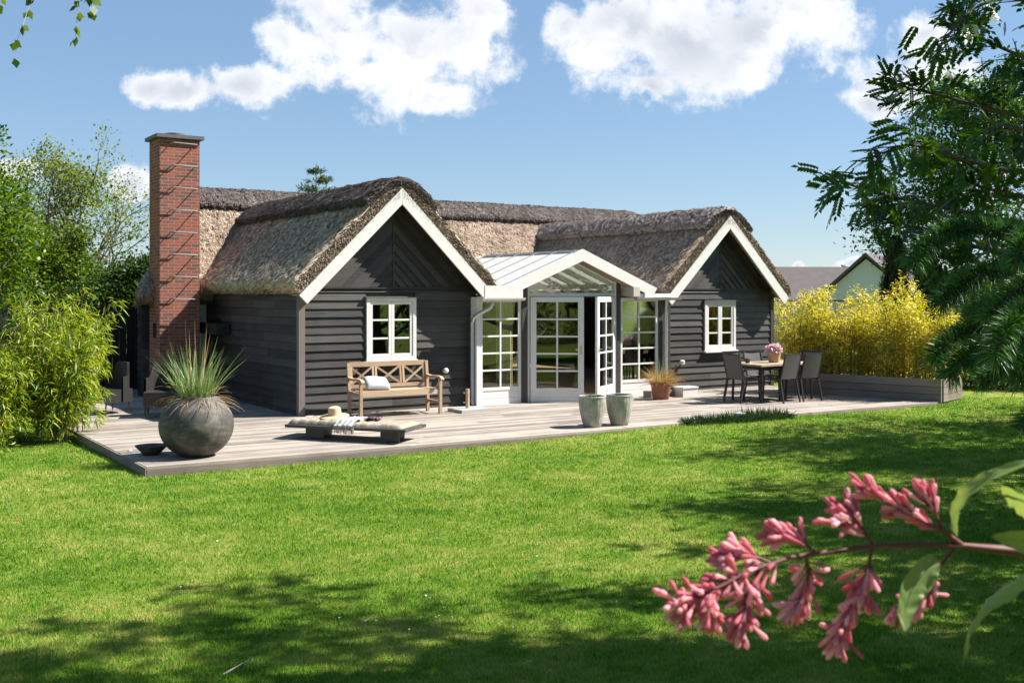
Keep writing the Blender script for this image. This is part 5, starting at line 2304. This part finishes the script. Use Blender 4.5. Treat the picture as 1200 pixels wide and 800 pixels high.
def birch():
    rng = np.random.default_rng(8)
    loc = at(-4.6, 4.6)
    root = empty('birch_tree', loc, 0, 'birch whose hanging leafy twigs show in the top left corner', 'tree')
    rt = np.array([RX[0], RX[1], 0])
    ah = np.array([RY[0], RY[1], 0])
    limbs, twigs = grow(rng, [0, 0, 0], 7.5, .13, 16, 2.0, levels=3, start=.45, kids=(5, 4), tilt=(25, 55), upturn=.1)
    V0, F0 = simple_leaves(rng, twigs, 9, .05, .8, .15, -.3)
    hang = []
    for (r_, a_, ztop, drop, sx) in ((2.16, .93, 3.95, .62, .02), (2.28, .98, 3.9, .42, .15), (2.42, .95, 3.85, .24, .02), (1.95, 1.0, 3.95, .3, -.05)):
        b0 = rt*r_ + ah*a_ + np.array([0, 0, ztop])
        mid = rt*(r_*.5) + ah*a_*.5 + np.array([0, 0, ztop + .55])
        limbs.append((np.array([[0, 0, 3.7], mid, b0 + np.array([0, 0, .12]), b0]), np.array([.03, .015, .005, .003])))
        pts = [b0]
        d = np.array([0, 0, -1.]) + rt*sx*3
        for k in range(7):
            d = unit(d + rng.normal(size=3)*.12 + np.array([0, 0, -.2]))
            pts.append(pts[-1] + d*drop/7)
        pts = np.array(pts)
        limbs.append((pts, np.linspace(.003, .0012, 8)))
        for k in range(1, 8):
            for s in range(2):
                hang.append((pts[k] + rng.normal(size=3)*.006, unit(np.array([0, 0, -1.]) + rt*rng.normal()*.75 + ah*rng.normal()*.4)))
    P = np.array([h[0] for h in hang])
    D = np.array([h[1] for h in hang])
    N = rand_dirs(len(P), rng) - ah*1.3
    l = .056*(.7 + .5*rng.random(len(P)))
    V1, F1 = leaf_geo(P, D, N, l, l*.78, .05)
    limb_mesh('trunk', limbs, birch_bark, root)
    np_mesh('crown', np.concatenate([V0, V1]), np.concatenate([F0, F1 + len(V0)]), birch_leaf, root)


birch()

# trees round the photographer: they shade the front of the lawn and show in the window glass
for i, (r_, a_, H, ll, lab) in enumerate(((4.2, -4.8, 8.6, 3.4, 'garden tree behind the photographer, shading the front lawn'), (-8, -7, 7.5, 3.0, 'garden tree behind the photographer on the left'),
                                          (9, -6, 8, 3.2, 'garden tree behind the photographer on the right'))):
    tree('broadleaf_tree', at(r_, a_), lab, 'tree', birch_leaf, bark, 120 + i, H, .2, 16, ll, 15, .12, .6, .28, 'garden trees behind the photographer', levels=3, start=.35, kids=(6, 5))
for i in range(7):
    bush('hedge_shrub', at(-15 + i*5, -9.5 - (i % 2)), 2.6, 2.0, 2.8, 2600, .22, .5, dark_leaf, 'clipped green hedge shrub behind the photographer', 'shrub', 'hedge behind the photographer', seed=130 + i)

# ------------------------------------------------------------------ lilac spray in the foreground


def lilac():
    rng = np.random.default_rng(17)
    D0 = .62

    def P3(u, v, d=D0):
        """position from sight-line slopes measured on the spray, d metres ahead"""
        q = yard((u - 600)/1250*d, d)
        return np.array([q[0], q[1], CAMZ - (v - 345)/1250*d])
    rt = np.array([RX[0], RX[1], 0.])
    ah = np.array([RY[0], RY[1], 0.])
    upv = np.array([0, 0, 1.])
    foot = np.array([*yard(.62, .72), 0.])
    root = empty('lilac_shrub', tuple(foot + np.array([0, 0, -.1])), 0, 'lilac shrub spray with pink buds and green leaves in the foreground', 'shrub')
    o_ = foot + np.array([0, 0, -.1])
    limbs = []

    def limb(pts, r0, r1):
        pts = np.array(pts)
        limbs.append((pts - o_, np.linspace(r0, r1, len(pts))))
        return pts
    # woody stem from the ground to the twig
    node = P3(1128, 639, .63)
    limb([foot + np.array([0, 0, -.1]), foot + np.array([.03, .02, .7]), foot + np.array([0, .02, 1.5]), P3(1420, 720, .67), P3(1290, 662, .65), P3(1205, 647, .64), node], .013, .0019)
    main = limb([node, P3(1085, 638), P3(1030, 639), P3(980, 645, .61), P3(930, 652, .60), P3(880, 668, .585), P3(845, 686, .575), P3(818, 700, .565), P3(798, 709, .56)], .0020, .0008)
    side = []
    side.append(limb([node, P3(1105, 622), P3(1075, 606), P3(1045, 590), P3(1020, 578)], .0017, .0007))
    side.append(limb([P3(1022, 637), P3(1014, 622), P3(1005, 605), P3(985, 612, .60)], .0012, .0006))
    side.append(limb([P3(1022, 640), P3(1018, 662), P3(1010, 690), P3(990, 725), P3(985, 745)], .0014, .0006))
    side.append(limb([P3(945, 650, .605), P3(948, 672), P3(945, 695), P3(935, 705)], .0012, .0006))
    side.append(limb([P3(955, 648, .605), P3(940, 632), P3(918, 630)], .0012, .0006))
    side.append(limb([P3(890, 665, .59), P3(880, 690, .59), P3(872, 715, .585), P3(868, 728, .585)], .0011, .0005))
    side.append(limb([P3(905, 660, .595), P3(880, 650, .59), P3(860, 655, .59)], .0011, .0005))
    side.append(limb([P3(840, 685, .575), P3(835, 700, .57), P3(832, 715, .57)], .001, .0005))
    side.append(limb([P3(1120, 640, .63), P3(1100, 665, .63), P3(1085, 690, .63), P3(1052, 710, .63)], .0014, .0006))
    side.append(limb([P3(1105, 622), P3(1095, 598), P3(1085, 588)], .001, .0005))
    V, F, off = [], [], 0

    def bud(p, d, L, r):
        nonlocal off
        d = unit(np.array(d, float))
        u = unit(np.cross(d, rand_dirs(1, rng)[0]))
        w = np.cross(d, u)
        prof = [(.0, .35), (.12, .42), (.35, .55), (.62, .85), (.80, 1.0), (.92, .85), (1.0, .25)]
        n = 8
        bend = rng.normal(size=3)*.08
        for (t_, rr) in prof:
            for k in range(n):
                a = 2*math.pi*k/n
                V.append(p + d*L*t_ + bend*L*t_*t_ + (u*math.cos(a) + w*math.sin(a))*r*.78*rr*(1 + (.10*math.cos(4*a) if t_ > .6 else 0)) - o_)
        m = len(prof)
        for i in range(m - 1):
            for k in range(n):
                F.append((off + i*n + k, off + i*n + (k + 1) % n, off + (i + 1)*n + (k + 1) % n, off + (i + 1)*n + k))
        for k in range(0, n - 2, 2):
            F.append((off + (m - 1)*n, off + (m - 1)*n + k + 1, off + (m - 1)*n + k + 2, off + (m - 1)*n + (k + 3) % n if k + 3 < n else off + (m - 1)*n + n - 1))
        off += m*n

    def along(pts, t_):
        q = min(t_*(len(pts) - 1), len(pts) - 1.001)
        k = int(q)
        return pts[k]*(1 - q + k) + pts[k + 1]*(q - k), unit(pts[k + 1] - pts[k])
    cam0 = np.array([CAMX, CAMY, CAMZ])

    def cluster(pts, a, b, n, dirn, sp=.55, L=.0125):
        for i in range(int(n*1.6)):
            t_ = a + (b - a)*rng.random()
            p, ax_ = along(pts, t_)
            d = ax_*.55 + dirn*.8 + rng.normal(size=3)*sp
            st = .002 + .004*rng.random()
            d = unit(d)
            limbs.append((np.array([p, p + d*st]) - o_, np.array([.0004, .0005])))
            bud(p + d*st, d, L*rng.uniform(.75, 1.15), .00185*rng.uniform(.85, 1.15))
    dn, lf = -upv, -rt
    cluster(side[0], .25, 1., 34, lf*.7 + upv*.45, .38)
    cluster(side[1], .2, 1., 24, lf*.9 + upv*.1, .42)
    cluster(side[2], .2, 1., 60, dn*.75 + lf*.25, .45)
    cluster(side[3], .1, 1., 40, dn*.7 + lf*.3, .42)
    cluster(side[4], .2, 1., 24, lf*.8 + upv*.3, .38)
    cluster(side[5], .1, 1., 38, dn*.7 + lf*.2, .42, .0115)
    cluster(side[6], .2, 1., 26, lf*.7 + upv*.2, .42, .0115)
    cluster(side[7], .1, 1., 24, dn*.6 + lf*.4, .45, .0105)
    cluster(side[8], .35, 1., 26, dn*.6 + lf*.2, .42, .011)
    cluster(side[9], .3, 1., 14, upv*.7 + lf*.2, .38)
    cluster(main, .55, 1., 66, lf*.5 + dn*.15, .55, .0105)
    np_mesh('flower_buds', V, [f if len(f) == 4 else f for f in F], lilac_bud, root, smooth=True)
    limb_mesh('twigs', limbs, lilac_stem, root, 6)

    def leaf(pts, w, roll, name='leaf', cup=.18, wav=.0):
        """pts: midrib; w: half width; roll: sideways axis"""
        pts = np.array(pts)
        nU, nV = 26, 13
        VV, UV = [], []
        for i in range(nU):
            t_ = i/(nU - 1)
            p, ax_ = along(pts, t_*.999)
            # smooth the midrib
            p2, _ = along(pts, min(.999, t_ + .04))
            p1, _ = along(pts, max(0, t_ - .04))
            p = (p + p1 + p2)/3
            sd = unit(np.array(roll) - ax_*np.dot(roll, ax_))
            nr = np.cross(ax_, sd)
            ww = w*(math.sin(math.pi*min(1, t_**.72*1.0))**.8)*(1 if t_ < .98 else .3)
            for j in range(nV):
                s = (j/(nV - 1) - .5)*2
                VV.append(p + sd*s*ww + nr*(cup*ww*s*s + .0007*math.sin(t_*40 + abs(s)*5)*abs(s)) - o_)
                UV.append((t_, s))
        FF = [(i*nV + j, i*nV + j + 1, (i + 1)*nV + j + 1, (i + 1)*nV + j) for i in range(nU - 1) for j in range(nV - 1)]
        np_mesh(name, VV, FF, lilac_leaf, root, smooth=True, uv=UV)
    # arching leaf above the node, seen nearly edge-on
    leaf([P3(1121, 630), P3(1121, 600, .625), P3(1133, 578, .62), P3(1165, 556, .615), P3(1215, 540, .61), P3(1262, 540, .60)], .0058, ah*.95 + upv*.28, cup=.35)
    # leaf hanging below the node
    leaf([P3(1098, 652, .625), P3(1085, 668, .62), P3(1068, 690, .615), P3(1060, 715, .61), P3(1062, 748, .60)], .0078, rt*.95 + ah*.3 + upv*.35, cup=.25)
    # long leaf drooping at the lower right
    leaf([P3(1240, 655, .60), P3(1195, 678, .60), P3(1155, 705, .60), P3(1133, 740, .60), P3(1128, 782, .595)], .0085, rt*.5 + ah*.75 + upv*.3, cup=.35)
    # two broad leaves at the right edge
    leaf([P3(1270, 640, .60), P3(1235, 612, .60), P3(1205, 590, .60), P3(1172, 568, .60)], .019, rt*.62 - upv*.55 + ah*.35, cup=.12)
    leaf([P3(1275, 660, .62), P3(1240, 645, .615), P3(1200, 634, .61), P3(1160, 628, .605)], .0095, upv*.8 + ah*.6 + rt*.2, cup=.2)
    for k in range(9):                                    # more leaves on the woody stem, beyond the frame
        q = foot + np.array([rng.normal()*.06, rng.normal()*.06, .7 + .14*k])
        d = unit(np.array([rng.normal(), rng.normal(), .1]) + rt*.8)
        leaf([q, q + d*.03, q + d*.06 - upv*.006, q + d*.10 - upv*.03], .022, np.cross(d, upv))


lilac()

# ------------------------------------------------------------------ neighbouring houses beyond the garden
roof_grey = plain_mat('dark grey brown roof tiles', (.10, .085, .085), .8, .2, var=.3, scale=3)
render_w = plain_mat('white render', (.66, .67, .68), .8, .2, var=.04)
dark_glass = plain_mat('dark window', (.03, .035, .04), .2, .5)


def neighbour(name, loc, rz, Lx, Wy, hw, hr, label):
    h_ = empty(name, loc, rz, label, 'house')
    m = MB()
    m.box(-Lx/2, -Wy/2, 0, Lx/2, Wy/2, hw)
    m.prism([(-Lx/2, -Wy/2, hw + .002), (-Lx/2, Wy/2, hw + .002), (-Lx/2, 0, hr - .1)], (.15, 0, 0))
    m.prism([(Lx/2 - .15, -Wy/2, hw + .002), (Lx/2 - .15, Wy/2, hw + .002), (Lx/2 - .15, 0, hr - .1)], (.15, 0, 0))
    m.build('wall', render_w, h_)
    m = MB()
    o_ = .35
    dz = (hr - hw)/(Wy/2)*o_
    for s in (-1, 1):
        m.prism([(-Lx/2 - .2, s*.002, hr), (-Lx/2 - .2, s*(Wy/2 + o_), hw - dz), (-Lx/2 - .2, s*(Wy/2 + o_), hw - dz + .12), (-Lx/2 - .2, s*.002, hr + .14)], (Lx + .4, 0, 0))
    m.build('roof', roof_grey, h_)
    for x in (-Lx*.25, Lx*.2):
        m = MB()
        m.box(x - .5, -Wy/2 - .03, hw*.35, x + .5, -Wy/2 - .004, hw*.8)
        m.build('window', dark_glass, h_)
    return h_


neighbour('neighbour_house', at(13.2, 46, -.6), -HEAD + R(4), 9, 6, 1.9, 3.75, 'neighbouring white house with dark tiled roof beside the right gable')
neighbour('neighbour_house', at(15.3, 44.5, -.6), -HEAD + R(62), 6, 4.2, 2.3, 4.2, 'neighbouring white gabled house rising behind the golden bamboo')
# white rail fence behind the bamboo
wf = empty('white_fence', at(8.6, 31), -HEAD, 'white board fence with dark cap between cottage and bamboo', 'fence')
m = MB()
for i in range(3):
    m.box(-3, -.02, .3 + i*.55, 4.5, .02, .3 + i*.55 + .50)
m.build('boards', render_w, wf)
m = MB()
m.box(-3.02, -.05, 1.94, 4.52, .05, 1.99)
m.build('cap_rail', lead_grey, wf)
for x in (-2.9, .6, 4.3):
    m = MB()
    m.box(x - .05, .021, 0, x + .05, .11, 1.938)
    m.build('post', render_w, wf)
# distant hedgerow closing the horizon
def far_hedge():
    n = 26000
    a = R(-62) + R(124)*RNG.random(n)
    d = 75 + 10*RNG.random(n)
    z = 4.2*RNG.random(n)**.8*(.7 + .3*np.sin(a*23)) 
    r_, ah_ = d*np.sin(a), d*np.cos(a)
    P = np.stack([CAMX + RX[0]*r_ + RY[0]*ah_, CAMY + RX[1]*r_ + RY[1]*ah_, z - .2], -1)
    V, F = leaf_geo(P, rand_dirs(n), rand_dirs(n), .9, .6)
    o = np_mesh('treeline', V, F, dark_leaf)
    tag(o, 'far off belt of trees closing the horizon', 'woods', kind='stuff')


far_hedge()
